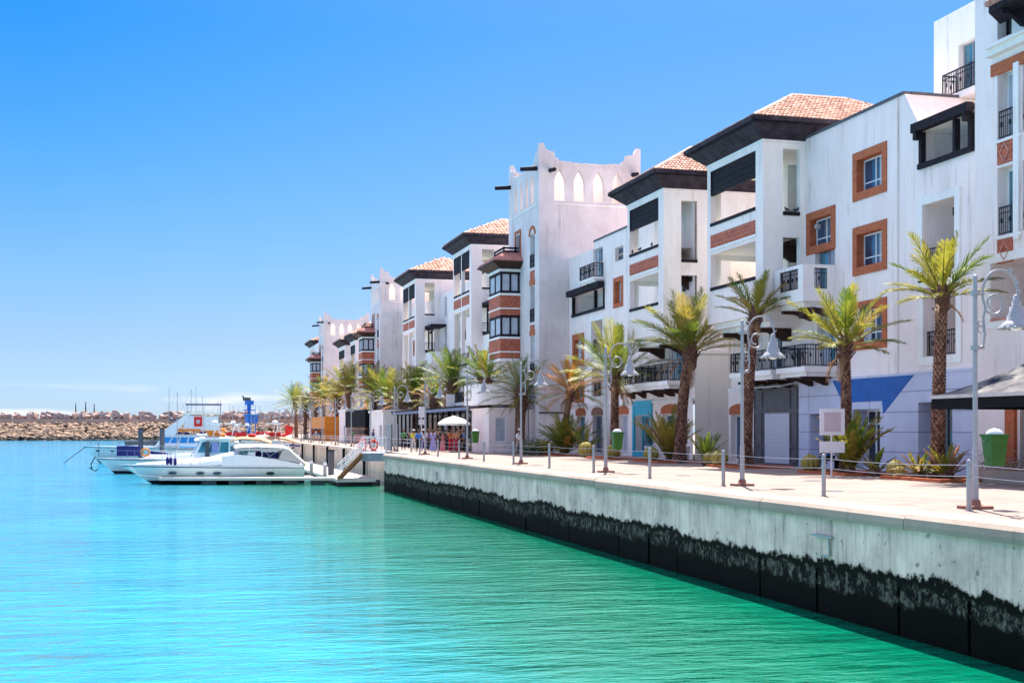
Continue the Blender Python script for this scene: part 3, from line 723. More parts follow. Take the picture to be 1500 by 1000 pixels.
# blue painted shape on the fascia
m=MB(); u=lambda px: U(px,FX-.12)
PF=[(1219.6,556),(1339,549),(1294,606),(1292,587),(1248,589),(1247,607),(1241,603)]
pts=[(u(px),min(3.84,Zp(py,FX-.12,u(px)))) for px,py in PF]; k=len(pts)
m.mesh([PC(a,d,z) for d in (-.012,.0) for a,z in pts],[tuple(range(k)),tuple(range(2*k-1,k-1,-1))]+[(i,(i+1)%k,k+(i+1)%k,k+i) for i in range(k)])
m.build('painted_fascia',M['blue'],B.root,world=True)
m=MB(); bb(m,PC,u(1220)-.2,u(1220)+.0,-.05,.1,3.25,3.4); 
# grey panelled shop under the pavilion
g0,g1=S(1108,1169,FX-.12); B.holes=[]
r0,r1=S(1118,1156,FX-.12); B.holes.append((r0,r1,.1,2.5,.12)); 
B.wall(PC,aB+.0,g1+.35,0,3.35,'coping','', 'grey_shopfront') if False else None
def gs(m):
    for a,b in ((aB+.1,r0-.12),(r1+.12,g1+.2)):
        for z0,z1 in ((.15,.9),(1.0,2.5),(2.65,3.6)): ring(m,PC,a,b,z0,z1,.05,-.05,.01)
    ring(m,PC,r0-.1,r1+.1,2.65,3.6,.06,-.05,.01)
M['shopgrey']=mat('shop_grey_paint',(.13,.12,.13),.6,.1,2)
B.wall(PC,aB,g1+.3,0,3.75,'shopgrey',gs,'grey_shopfront')
# pierced roller shutter
def shutmat():
    m,nt,N,L,b=newmat('pierced_shutter'); b.inputs['Roughness'].default_value=.5
    ge=N.new('ShaderNodeNewGeometry').outputs['Position']; sp=N.new('ShaderNodeSeparateXYZ'); L.new(ge,sp.inputs[0]); cb=N.new('ShaderNodeCombineXYZ'); L.new(sp.outputs['Y'],cb.inputs[0]); L.new(sp.outputs['Z'],cb.inputs[1])
    br=N.new('ShaderNodeTexBrick'); br.inputs['Scale'].default_value=1; br.offset=.5; br.inputs['Brick Width'].default_value=.16; br.inputs['Row Height'].default_value=.10; br.inputs['Mortar Size'].default_value=.028
    br.inputs['Color1'].default_value=(.16,.16,.24,1); br.inputs['Color2'].default_value=(.2,.2,.28,1); br.inputs['Mortar'].default_value=(.72,.70,.76,1); L.new(cb.outputs[0],br.inputs['Vector']); L.new(br.outputs[0],b.inputs['Base Color']); return m
M['shutter']=shutmat()
m=MB(); bb(m,PC,r0+.004,r1-.004,.06,.1,.1,2.5); m.build('roller_shutter',M['shutter'],B.root,world=True)
m=MB(); m.mesh([PC(a,d,z) for a in (aB+.05,g1) for d,z in ((-.01,3.92),(-.9,3.72),(-.9,3.67),(-.01,3.84))],[(0,1,2,3),(7,6,5,4),(0,4,5,1),(1,5,6,2),(2,6,7,3)]); m.build('awning',M['canvas'],B.root,world=True)
# door with a brick arch at the far end of the ground floor
def archdoor(B,P,a0,a1,z1,fm='frame',gm='glass',bh=.55,nm=1,mt='brick',z0=.12,tr=0,bw=.12):
    B.holes.append((a0,a1,z0,z1,.35)); window(B.root,P,a0,a1,z0,z1,.28,nm,tr,fm,gm,.09,'shop_door')
    s=MB(); n=8; c=(a0+a1)/2; w=(a1-a0)/2+bw; pts=[(c-w,z1+.03),(c+w,z1+.03)]+[(c+w*cos(pi*k/n),z1+.03+bh*.45+bh*.55*sin(pi*k/n)) for k in range(n+1)]
    k=len(pts); s.mesh([P(a,d,z) for d in (-.05,.02) for a,z in pts],[tuple(range(k)),tuple(range(2*k-1,k-1,-1))]+[(i,(i+1)%k,k+(i+1)%k,k+i) for i in range(k)])
    s.build('brick_arch',M[mt],B.root,world=True)
y_=g1+.3
archdoor(B,PC,y_+.25,60.3,2.45)
B.wall(PC,y_,60.6,0,3.75,'stucco')
m=MB(); m.box(FX-.12,FX-.0,Y0,60.6,3.42+G if False else 3.349+G,3.351+G); m.box(FX-.119,40,60.595,60.6,G,6.6+G); m.box(FX-.16,FX+.02,g1+.3,60.6,3.7+G,3.82+G); m.build('string_course',M['trim'],B.root,world=True)
# the pavilion
lv=[{'z':(11.8,14.55),'screen':1.15,'panel':(10.72,11.36)},{'z':(8.6,10.4),'beam':True}]
ny=[{'x':(1.0,1.85),'z':(11.5,14.55)},{'x':(1.0,1.85),'z':(8.6,10.5),'beam':True}]
pavilion(B,25.9,52.6,58.8,14.9,6.95,1,lv,ny)
for z,yy in ((6.9,54.0),(6.9,57.5)): bracket(B.root,PX(26.1),yy,.25,.1,z-.45,1.8,.6)
# ================================================================== second block: pavilion, flat front with arched shops
B=Bld('apartment_building',(FX,76,G),'white building with brick arches over shop doors and a turquoise shop portal','building',GR)
P=PX(27.75)
u=lambda p0,p1: S(p0,p1,27.75)
door(B,P,*u(979,1001),4.5,6.85); brickwin(B,P,*u(899,913),9.6,11.55,.3); brickwin(B,P,*u(899,913),6.5,8.4,.3); brickwin(B,P,*u(839,856),6.2,8.5,.42)
brickwin(B,P,*u(842,856),3.6,5.2,.3)
a=u(901,913); B.holes.append((*a,12.6,13.5,.3)); window(B.root,P,*a,12.6,13.5,.24,0,0,'greyframe')
door(B,P,*u(869,883),12.0,14.0); loggia(B,P,*u(867,884),6.9,9.1,frame=.25); loggia(B,P,*u(868,883),3.95,5.9,frame=.22,deep=.5,win=True)
dk=u(838.5,886); B.holes.append((dk[0],dk[1],9.9,11.3,1.8,True))
m=MB(); panel(m,P,64.7,87.65,3.1,14.1,B.holes); panel(m,P,64.7,82,14.1,14.5); box_rest(m,27.75,40,64.7,87.65,0,13.0,'ET')
m.poly([(27.75,82,14.1+G),(33,82,14.1+G),(33,82,14.5+G),(27.75,82,14.5+G)])
B.holes=[]; m.build('wall',M['stucco'],B.root,world=True)
m=MB(); m.box(27.75,40,64.695,64.7,G,6.95+G); m.box(27.70,40,64.62,64.695,5.9+G,6.1+G); m.build('end_wall',M['creamwall'],B.root,world=True)
m=MB(); bb(m,P,dk[0],dk[1],-.5,-.06,11.2,11.6); bb(m,P,dk[0],dk[1],-.1,.15,9.75,9.95)
for a_ in (dk[0]+.05,dk[0]+1.9,dk[1]-.25): bb(m,P,a_,a_+.2,-.06,.14,9.95,11.2)
m.build('timber_loggia_front',M['dark'],B.root,world=True)
window(B.root,P,dk[0]+.5,dk[0]+1.6,9.95,11.1,1.7,1)
m=MB(); bb(m,P,64.7,87.6,-.05,.3,14.5,14.6) if False else bb(m,P,70.4,82,-.05,.3,14.5,14.62); m.build('coping',M['coping'],B.root,world=True)
balcony(B,P,*u(862,884),11.9,.7,.3,nb=1); balcony(B,P,65.0,70.2,4.4,1.5,nb=3); balcony(B,P,71.2,75.0,4.4,1.0,nb=2)
# shops
PC=PX(27.65); u=lambda p0,p1: S(p0,p1,27.65)
a=u(970,997); archdoor(B,PC,*a,2.6,nm=1,tr=.7)
a=u(931,953); B.holes.append((*a,.1,2.55,.5)); window(B.root,PC,*a,.1,2.55,.42,1,0,'teal','tealglass',.12,'shop_door')
m=MB(); ring(m,PC,a[0]-.35,a[1]+.35,.02,3.45,.34,-.10,-.004); bb(m,PC,a[0],a[1],-.08,-.004,2.58,3.1); m.build('shop_portal',M['teal'],B.root,world=True)
for p0,p1,f,g_,mt_ in ((906,920,'frame','curtain','brick'),(868,882,'greyframe','glass','rust'),(845,857,'greyframe','tealglass','brick')):
    archdoor(B,PC,*u(p0,p1),2.65,f,g_,mt=mt_,bw=.15)
B.wall(PC,64.72,87.6,0,3.3,'stucco',None,'shopfront')
m=MB(); bb(m,PC,64.72,87.6,-.08,.12,3.3,3.42); m.build('string_course',M['trim'],B.root,world=True)
m=MB(); a=u(842,860); m.mesh([PC(q,d,z) for q in a for d,z in ((0.0,3.5),(-.8,3.35),(-.8,3.3),(0,3.4))],[(0,1,2,3),(7,6,5,4),(0,4,5,1),(1,5,6,2),(2,6,7,3)]); m.build('awning',M['canvas'],B.root,world=True)
pavilion(B,25.9,64.7,70.4,14.9,6.95,1,lv,[{'x':(1.05,2.0),'z':(10.9,14.3)},{'x':(1.05,2.0),'z':(7.9,10.2),'beam':True}])
for yy in (66,69.2): bracket(B.root,PX(26.1),yy,.25,.1,6.45,1.7,.6)
# ================================================================== near tower at the right edge
B=Bld('tower_building',(27,36,G),'tall white building cut by the right edge, with carved brick panels and narrow railed windows','tower')
P=PX(27.0); u=lambda p0,p1: S(p0,p1,27.0)
for z0,z1 in ((11.5,13.8),(8.25,10.55)):
    a=u(1461,1485); B.holes.append((*a,z0,z1,.45)); window(B.root,P,a[0],a[1],z0,z1,.38,0,0,'frame','tealglass',.1); prail(B.root,P,a[0]+.04,a[1]-.04,.05,z0,.95,.11)
    a=(a[0]-1.25,a[0]-.45); B.holes.append((*a,z0,z1,.45)); window(B.root,P,*a,z0,z1,.38,0,0,'frame','tealglass',.1); prail(B.root,P,a[0]+.04,a[1]-.04,.05,z0,.95,.11)
a=u(1461,1482); B.holes.append((*a,14.9,15.9,.4)); window(B.root,P,*a,14.9,15.9,.34,0,0,'dark','darkglass',.06)
a=u(1453,1530); B.holes.append((*a,5.45,7.35,2.0,True))
m=MB(); ring(m,P,a[0]-.3,a[1]+.3,5.15,7.65,.296,-.06,.05); m.build('surround',M['trim'],B.root,world=True)
m=MB(); bb(m,P,*a,-.08,.3,5.38,5.47); m.build('tiled_sill',M['tile_old'],B.root,world=True)
m=MB(); m.tube([(28.6,a[1]-1.1,6.6+G),(28.75,a[1]-1.1,6.6+G)],.42,16); m.build('round_fan',M['leafdark'],B.root,world=True)
a=(30.5,u(1493,1494)[0]); B.holes.append((a[1]-1.5,a[1],.12,2.45,.6)); window(B.root,P,a[1]-1.5,a[1],.12,2.45,.5,0,0,'dark','darkglass',.1,'shop_door')
B.wall(P,24,38.4,0,24,'stucco',lambda m: box_rest(m,27,37,24,38.4,0,24,'NESTT'))
a=u(1462,1484)
for z0,z1,db in ((10.65,11.4,0),(7.3,8.1,0)):
    s=MB(); bb(s,P,a[0],a[1],-.04,.03,z0,z1); o=s.build('brick_panel',M['carved'],B.root,world=True)
    s=MB(); c=((a[0]+a[1])/2,(z0+z1)/2); 
    for q in (.30,): 
        w=MB(); pts=[(c[0],c[1]+q),(c[0]+q*.8,c[1]),(c[0],c[1]-q),(c[0]-q*.8,c[1])]
        for i in range(4): w.bar(P(pts[i][0],-.05,pts[i][1]),P(pts[(i+1)%4][0],-.05,pts[(i+1)%4][1]),.04)
        w.build('diamond_relief',M['tile_old'],o,world=True)
for z0,z1 in ((13.0,13.0),):
    pass
for k,(z0,z1) in enumerate(((11.9,12.9),(11.15,11.6),(10.3,10.95),(8.4,9.3))):
    s=MB(); bb(s,P,a[0]-2.2,a[0]-1.35,-.04,.03,z0,z1); s.build('brick_panel',M['carved'],B.root,world=True)
s=MB(); bb(s,P,a[0]-.40,a[0]-.12,-.10,.03,8.0,13.85); bb(s,P,a[0]-.5,a[1]+.1,-.09,.02,11.38,11.47);bb(s,P,a[0]-.5,a[1]+.1,-.09,.02,8.12,8.22); s.build('pilaster',M['trim'],B.root,world=True)
s=MB(); a=u(1453,1530); bb(s,P,a[0],a[1],-.06,.05,13.72,14.12); s.build('brick_lintel',M['brick'],B.root,world=True)
s=MB(); bb(s,P,a[0],a[1]-.0,-.28,-.001,14.35,14.56); bb(s,P,a[0],a[1]-.2,-.45,-.001,14.56,14.64); s.build('ledge',M['trim'],B.root,world=True)
a=u(1476,1490); s=MB(); bb(s,P,*a,-.12,-.003,.05,2.6); s.build('brick_pillar',M['brick'],B.root,world=True)
# tiled canopy high on the tower
yc0,yc1=33.5,U(1448,25.9); s=MB()
s.mesh([(25.9,yc0,15.4+G),(25.9,yc1,15.4+G),(27,yc1+.9,15.4+G),(27,yc0,15.4+G),(25.9,yc0,15.6+G),(25.9,yc1,15.6+G),(27,yc1+.6,16.3+G),(27,yc0,16.3+G)],[(0,1,2,3),(4,5,1,0),(5,6,2,1),(4,5,6,7)])
o=s.build('timber_canopy',M['dark'],B.root,world=True); s=MB()
n=16
for i in range(n):
    yy=yc0+(yc1-yc0)*i/(n-1); s.tube([(25.85,yy,15.68+G),(27,yy+.6*i/(n-1),16.4+G)],.11,6,m=i%2)
s.build('roof_tiles',[M['tile_old'],M['tile_old3']],o,world=True)
for yy in (yc1-.5,yc1-2): bracket(B.root,PX(26.0),yy,.18,0,15.4,1.0,.5,mt='dark')
# ================================================================== towers and the farther blocks
T1=tower(87.7,96.3,25.5,33.3,'largest white crenellated tower with pierced arches, in the middle of the row')
tall=[{'z':(14.2,18.0),'screen':1.5,'panel':(13.1,13.95)},{'z':(7.6,12.7),'sill':True,'rail':False},]
def farblock(y0,y1,label,bays,seed,short=False,yend=None,ywall=None,tw=.34,block=True):
    B=Bld('apartment_building',(FX,(y0+y1)/2,G),label,'building',GR)
    if short:
        lv=[{'z':(11.2,14.3),'screen':1.2,'panel':(10.2,10.95)},{'z':(7.4,9.8)}]; ny=[{'x':(1.0,2.0),'z':(11.0,14.2)},{'x':(1.0,2.0),'z':(7.6,10.2)}]; top=14.9
    else:
        lv=tall; top=18.4; ny=[{'x':(1.0,2.1),'z':(14.4,18.0)},{'x':(1.0,2.1),'z':(10.4,13.2),'rail':True,'beam':True},{'x':(1.0,2.1),'z':(7.3,9.7),'rail':True,'beam':True}]
    P=PX(28.6); ya=ywall if ywall else y0-4; yb=yend if yend else y1+8
    rnd=random.Random(seed)
    if ya<y0:
        a=ya+.6
        while a+1.3<y0-.3:
            for z0 in (4.4,7.6,10.8,14.0)[:3 if short else 4]:
                if rnd.random()<.75: door(B,P,a,a+1.2,z0,z0+2.2)
            a+=2.6
    a=y1+.8
    while a+1.3<yb-.3:
        for z0 in (4.4,7.6,10.8,13.6)[:3 if short else 4]:
            k=rnd.random()
            if k<.3: brickwin(B,P,a,a+1.5,z0,z0+1.9)
            elif k<.6: door(B,P,a,a+1.2,z0,z0+2.2)
            elif k<.85: loggia(B,P,a,a+1.6,z0,z0+2.4,1.2)
        a+=2.7
    H=14.0 if short else 16.6
    ga=ya+.8
    while ga+2.2<yb-.5:
        B.holes.append((ga,ga+2.0,.2,2.6,.4)); window(B.root,P,ga,ga+2.0,.2,2.6,.33,1,.75,'dark','darkglass',.1,'shop_window'); ga+=3.1
    B.wall(P,ya,yb,0,H,'stucco',lambda m: box_rest(m,28.6,40,ya,yb,0,H,'NEST'))
    # rooms that step forward at the side of the pavilion
    if not short:
        Q=PY(y0-2.6); 
        m=MB(); m.box(27.0,28.59,y0-3.4,y0-.002,4.0+G,10.2+G); m.build('side_bay',M['cream'],B.root,world=True)
        m=MB(); m.box(26.9,28.58,y0-3.6,y0-.005,12.9+G,13.15+G); m.box(26.95,27.1,y0-3.5,y0-3.35,10.2+G,12.9+G); m.box(26.95,27.1,y0-1.7,y0-1.55,10.2+G,12.9+G); m.box(26.95,27.1,y0-3.5,y0,10.2+G,10.4+G); m.build('timber_loggia_front',M['dark'],B.root,world=True)
        for zz in (10.4,7.3): balcony(B,Q,28.9,30.8,zz,.9,.4,nb=1)
        for zz in (4.2,): balcony(B,P,y0+1,y1-1,zz,3.0,.4,nb=2)
    else:
        m=MB(); m.box(26.8,28.59,y0+.5,y1-.5,G,6.5+G); m.build('side_bay',M['stucco'],B.root,world=True)
    pavilion(B,25.9,y0,y1,top,6.6,bays,lv,ny,xr=32,roofdeep=34,tw=tw,mt='stucco')
    if not short:
        m=MB(); m.box(27.2,31.9,y0+.5,y1-.5,4.3+G,6.1+G); m.build('side_bay',M['cream'],B.root,world=True)
    return B
farblock(111,118.7,'tall white apartment block with twin-bay loggias left of the largest crenellated tower',2,3,ywall=96.35,yend=131)
farblock(138,146.4,'tall white apartment block with a tiled roof standing right of the middle crenellated tower',2,5,ywall=131.1,yend=160.5,tw=.42)
T2=tower(160.6,168.8,25.5,33.3,'white crenellated tower, second along the quay, behind the palms',False)
farblock(198,206,'low far apartment block with a tiled roof between the two farthest towers',1,6,short=True,ywall=168.9,yend=214,tw=.5)
farblock(186,192,'low far apartment block with a brown eave just left of the middle tower',1,9,short=True,ywall=185.5,yend=192.5,tw=.5)
T3=tower(223.5,232,25.5,33.5,'farthest and smallest-looking white crenellated tower',False)
B=Bld('apartment_building',(FX,254,G),'farthest apartment block with glazed corner bays at the left end of the row','building',GR)
P=PX(26.5)
for z0 in (14.6,):
    for i in range(3): opening(B,P,249+i*2.6,251+i*2.6,z0,z0+2.8,rail=True)
for i in range(2):
    for z0 in (4.5,8): B.holes.append((250+i*3.4,252+i*3.4,z0,z0+2,.3)); window(B.root,P,250+i*3.4,252+i*3.4,z0,z0+2,.2,1)
B.wall(P,232.1,258,0,18.2,'stucco',lambda m: box_rest(m,26.5,38,232.1,258,0,18.2,'NE'))
m=MB(); m.box(26.8,29.5,248.5,257.5,14.4+G,14.45+G); m.box(29.5,29.6,248,258,14+G,18+G); m.build('loggia_room',M['inner'],B.root,world=True)
hip(B,26.5,35,248,258,18.2,tw=.6,tr=.9)
make_oriel(B,26.5,233.2,237.5)
# curved terrace and its white ground-floor kiosk in front of the largest tower
m=MB(); Y=90.5; x0,x1=V(716,Y),V(766,Y)
B=Bld('shop_kiosk',((x0+x1)/2,93,G),'white single-storey shop box with a bowed terrace above, left of the tallest tower base','shop')
Q=PY(Y); B.holes=[(x0+.5,x0+1.3,.8,2.6,.1)]; window(B.root,Q,x0+.5,x0+1.3,.8,2.6,.05,0,0,'frame','curtain')
B.wall(Q,x0,25.45,0,3.2,'stucco',lambda m: box_rest(m,x0,25.45,Y,96,0,3.2,'NT'))
B.wall(PX(x0),Y,96,0,3.2,'stucco')
m=MB(); m.box(x0-.1,25.4,Y-.1,96.1,3.2+G,3.32+G)
n=14
for i in range(n):
    a0=pi*i/n; a1=pi*(i+1)/n
    cx=(x0+25.5)/2; rx=(25.5-x0)/2+.6; p=[(cx-rx*cos(a),91.5-1.2*sin(a)) for a in (a0,a1)]
    for (zz0,zz1) in ((3.55,5.1),): m.poly([(*p[0],zz0+G),(*p[1],zz0+G),(*p[1],zz1+G),(*p[0],zz1+G)]); m.poly([(p[0][0],p[0][1]+.15,zz1+G),(p[1][0],p[1][1]+.15,zz1+G),(*p[1],zz1+G),(*p[0],zz1+G)])
m.box(x0-.6,x0-.5,91.5,96,3.55+G,5.1+G); m.poly([(x0-.6,96,3.56+G),(25.5,96,3.56+G),(25.5,90.6,3.56+G),(x0-.3,90.9,3.56+G)])
m.build('bowed_terrace',M['stucco'],B.root,world=True)
# ================================================================== ground, sea, quay
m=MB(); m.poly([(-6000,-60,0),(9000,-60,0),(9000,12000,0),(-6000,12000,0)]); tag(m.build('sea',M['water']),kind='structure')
YC=85.8
m=MB(); zt=G
m.poly([(14.75,-60,zt),(500,-60,zt),(500,YC,zt),(14.75,YC,zt)]); m.poly([(16.6,YC,zt),(500,YC,zt),(500,560,zt),(16.6,560,zt)])
tag(m.build('promenade',M['paving']),kind='structure')
# quay wall: upper concrete beam, lower pile panels with gaps
B=Bld('quay_wall',(14,30,0),'long grey concrete quay wall with a black tide band','wall')
m=MB(); m.box(13.9,14.7,-60,YC,1.0,2.16); m.box(14.35,14.9,-60,YC,-1,1.0); 
qr=random.Random(5); y=-58.0
while y<YC-.2:
    w_=qr.uniform(2.1,3.3); e=min(y+w_,YC); m.box(13.925+qr.uniform(-.015,.02),14.34,y,e,-1,.998); y+=w_+qr.uniform(.04,.12)
m.poly([(13.9,YC+.001,-1),(16.2,YC+.001,-1),(16.2,YC+.001,2.16),(13.9,YC+.001,2.16)])
m.build('wall',M['quay'],B.root,world=True)
m=MB(); prof0=[(13.80,2.14),(13.78,2.24),(13.80,2.36),(13.88,2.44),(14.0,2.475),(14.5,2.475),(14.72,2.45),(14.76,2.39)]
y=-60; joints=[]
while y<YC:
    e=min(y+6.3,YC); dz_=random.uniform(-.008,.010); prof=[(p,q+dz_) for p,q in prof0]
    for (p,q),(r,t) in zip(prof[:-1],prof[1:]): m.poly([(p,y+.015,q),(p,e-.015,q),(r,e-.015,t),(r,y+.015,t)])
    m.poly([(prof[0][0],y+.015,prof[0][1]),(prof[0][0],e-.015,prof[0][1]),(14.7,e-.015,2.15),(14.7,y+.015,2.15)])
    for yy in (y+.015,e-.015): m.poly([(p,yy,q) for p,q in prof])
    y=e
m.build('coping',M['copingstone'],B.root,smooth=False,world=True)
m=MB()
for yy in (25.2,68): m.bar((13.84,yy-.45,1.75),(13.84,yy+.45,1.75),.05); m.bar((13.84,yy-.3,1.75),(13.86,yy-.3,1.35),.04); m.bar((13.86,yy-.3,1.35),(13.80,yy-.1,1.3),.04)
m.build('mooring_rung',M['steel'],B.root,world=True)
# far stretch, set back behind the pontoon
B=Bld('quay_wall',(16,190,0),'far pinkish quay wall with dark vertical fender strips behind the pontoon','wall')
m=MB(); m.box(15.9,16.6,YC+.01,560,-1,2.1); m.box(15.75,16.7,YC+.01,560,2.1,2.43); m.build('wall',M['farquay'],B.root,world=True)
y=107
for i in range(20):
    m=MB(); m.box(15.55,15.74,y,y+.5,.25,2.3); m.build('fender_strip',M['black'],B.root,world=True); y+=13.4
# pigeons resting on sills
def pigeon(x,y,z,rz,l):
    e=empty('pigeon',(x,y,z+G),rz,l,'bird','pigeons on the loggia sills'); m=MB(); m.blob((0,0,.11),(.13,.065,.065),8,6); m.blob((-.11,0,.19),(.036,.034,.038),7,5); m.tube([(-.09,0,.12),(-.11,0,.18)],[.045,.03],6)
    m.tube([(-.14,0,.19),(-.175,0,.182)],[.012,.003],4); m.mesh([(.08,-.04,.11),(.08,.04,.11),(.27,.03,.07),(.27,-.03,.07),(.08,0,.14)],[(0,1,2,3),(0,4,3),(1,2,4),(3,4,2)])
    for s in (-.02,.02): m.tube([(0,s,.06),(0,s,0)],.007,4)
    m.build('body',mat('pigeon_feather',(.05,.05,.07),.8) if 'pigeon_feather' not in bpy.data.materials else bpy.data.materials['pigeon_feather'],e,smooth=True)
pigeon(27.1,52.6,11.66,.4,'dark pigeon on the left end of the narrow sill of the nearest pavilion'); pigeon(27.55,52.6,11.66,2.6,'dark pigeon on the right end of the narrow sill of the nearest pavilion')
pigeon(25.88,66.4,11.96,1.3,'pigeon nearest the corner on the second pavilion rail'); pigeon(25.88,68.3,11.96,1.8,'pigeon in the middle of the second pavilion rail'); pigeon(25.88,69.5,11.96,1.2,'pigeon at the far end of the second pavilion rail')
# drain covers and worn patches on the paving
for i,(x,y) in enumerate(((17.6,31.5),(18.2,43.5),(19.5,57),(20.5,38))):
    e=empty('drain_cover',(x,y,G),0,['round dark drain cover on the paving nearest the right lamp','drain cover on the paving between the second and third lamps','drain cover on the paving far right of the fourth lamp','drain cover on the paving in front of the blue shopfront'][i],'drain cover'); m=MB(); m.lathe([(.34,0),(.34,.012),(.30,.012)],n=20); m.build('rim',M['steel'],e); m=MB(); m.lathe([(.29,0),(.29,.016)],n=20); m.build('lid',M['coping'],e)
# ================================================================== breakwater
def C3(s,d,z): x,y=cam(s,d); return (x,y,z)
m=MB(); D0=474
for s0 in (0,):
    a,b=-360,-20
    for (d0,z0,d1,z1) in ((D0-4,-2,D0+6,2.8),(D0+6,2.8,D0+9,6.2)):
        m.poly([C3(a,d0,z0),C3(b,d0,z0),C3(b,d1,z1),C3(a,d1,z1)])
tag(m.build('breakwater_slope',mat('rubble_core',(.12,.08,.06),.95)),kind='structure')
rk=[mat('rock_pale',(.50,.34,.23),.9,.2,.8,.3,4,c2=(.33,.21,.14)),mat('rock_tan',(.40,.27,.18),.9,.2,.8,.3,4),mat('rock_wet',(.05,.04,.03),.8)]
m=MB(); rr=random.Random(4)
for i in range(5000):
    t=rr.random(); s=rr.uniform(-352,-25); d=D0-2+t*11; z=-.4+t*7.0+rr.uniform(-.15,.2)
    x,y=cam(s,d); r=rr.uniform(.45,.95)
    n0=len(m.v); m.blob((x,y,z),(r*rr.uniform(.9,1.6),r,r*rr.uniform(.55,.8)),6,5,.22,m=2 if z<1.0+rr.uniform(-.4,.5) else rr.choice((0,1)))
tag(m.build('rock_armour',rk),kind='stuff')
B=Bld('breakwater_wall',(*cam(-190,D0+10),0),'long pinkish concrete wall on top of the rocky breakwater','wall')
m=MB(); c=[]
for s in (-356,-22):
    for d,z in ((D0+9,5.6),(D0+9.3,8.2),(D0+14,8.2),(D0+14,5.6)): c.append(C3(s,d,z))
m.mesh(c,[(0,1,2,3),(7,6,5,4),(0,4,5,1),(1,5,6,2),(2,6,7,3)]); m.build('wall',mat('breakwater_concrete',(.46,.28,.21),.9,.2,.15,c2=(.34,.21,.16)),B.root,world=True)
cm=[mat('cube_concrete',(.42,.28,.23),.9,.15,.7),mat('cube_concrete_grey',(.32,.25,.23),.9,.15,.7)]
protos=[]
s=-352
k=0
while s<-30:
    for row in (0,1):
        if row==1 and rr.random()<.35: continue
        x,y=cam(s+rr.uniform(-.5,.5)+row*1.6,D0+13+row*3.2)
        if not protos or len(protos)<4:
            mm=MB(); h=1.1; bvs=[]
            mm.box(-h,h,-h,h,-h,h); o=mm.build('armour_cube',cm[len(protos)%2]); bm=bmesh.new(); bm.from_mesh(o.data); bmesh.ops.bevel(bm,geom=bm.edges[:],offset=.16,segments=1,affect='EDGES'); bm.to_mesh(o.data); bm.free(); protos.append(o)
        else: o=rr.choice(protos).copy(); col.objects.link(o)
        o.location=(x,y,8.85+row*.95+rr.uniform(-.3,.4)); o.rotation_euler=(rr.uniform(-.6,.6),rr.uniform(-.6,.6),rr.uniform(0,3)); sc_=rr.uniform(.8,1.15); o.scale=(sc_,)*3
        tag(o,'tan concrete armour cube tumbled on the crest of the breakwater','concrete cube','armour cubes along the breakwater crest')
    s+=2.55
# three masts beyond the breakwater
for i,(px,pt) in enumerate(((111,590),(125.5,588),(138,591))):
    s=(px-750)/F*640; x,y=cam(s,640); h=(629-pt)/F*640+4.1
    w=['left','middle and tallest','right'][i]
    e=empty('ship_mast',(x,y,0),0,f'thin dark ship mast beyond the breakwater, {w} of the three','mast','masts beyond the breakwater')
    m=MB(); m.tube([(0,0,0),(0,0,h*.62),(0,0,h)],[.5,.4,.15],6); m.build('pole',M['black'],e)
    m=MB(); 
    for z in (.45,.66): m.box(-.9,.9,-.3,.3,h*z,h*z+1.0)
    m.build('crosstree',M['black'],e)
# ================================================================== street lamps
ORD=['nearest','second','third','fourth','fifth','sixth','seventh','eighth','ninth','tenth','eleventh','twelfth','thirteenth','fourteenth','fifteenth','sixteenth','seventeenth','eighteenth','nineteenth','twentieth','twenty-first','twenty-second','twenty-third','twenty-fourth','twenty-fifth']
lp=empty('street_lamp',(16.7,23.5,G))
m=MB(); m.lathe([(.075,.12),(.068,1.2),(.055,1.25),(.05,3.6),(.045,5.0),(.0,5.03)],n=14); m.build('pole',M['lamp'],lp,smooth=False)
m=MB(); m.box(-.30,.30,-.22,.22,.0,.07); m.lathe([(.16,.07),(.12,.11),(.10,.2)],n=12); m.build('base_plate',M['rust'],lp)
for zc in (4.55,3.62): pass
m=MB()
pts=[]
for i in range(33):   # big arc from pole over to the lamp
    a=radians(215-235*i/32); pts.append((.62+.44*cos(a)*1.0,0,4.62+.52*sin(a)))
pts=[(.07,0,3.45),(.2,0,3.5),(.24,0,3.75),(.20,0,4.1)]+pts
m.tube(pts,.028,8)
sp=[]
for i in range(40):
    t=i/39; a=radians(200+430*t); r=.26-.13*t; sp.append((.46+r*cos(a)*1.0,0,4.42+r*sin(a)))
m.tube(sp,.024,8)
for z in (3.45,4.62): m.tube([(0,0,z),(.22,0,z)],.03,6); 
m.lathe([(.1,4.58),(.1,4.68)],n=12); m.lathe([(.1,3.41),(.1,3.5)],n=12)
for z,r in ((3.85,.07),(3.98,.06)): m.tube([(.13+r*cos(2*pi*i/12),0,z+r*sin(2*pi*i/12)) for i in range(13)],.015,5)
for i in range(7): m.tube([(.8+.05*i,0,5.1-.012*i*i),(.83+.05*i,.0,5.17+.03*(i%3)-.012*i*i)],.018,5)
m.build('scroll_arm',M['lamp'],lp)
m=MB(); m.lathe([(.03,4.62),(.07,4.6),(.06,4.5),(.10,4.47),(.09,4.38),(.14,4.35),(.15,4.22),(.19,4.16),(.20,4.07),(.26,4.02),(.35,3.93),(.36,3.89),(.32,3.90),(.2,3.96)],(1.02,0,.0),22)
for i in range(14):
    a=2*pi*i/14; m.blob((1.02+.345*cos(a),.345*sin(a),3.89),(.05,.05,.03),6,4)
m.build('lamp_shade',M['lamp'],lp,smooth=True)
m=MB(); m.blob((1.02,0,3.93),(.14,.14,.10),8,6); m.build('bulb',M['frame'],lp)
LY=[23.6,35.1,47.6,60.3,72.2]+[85+12.45*i for i in range(15)]
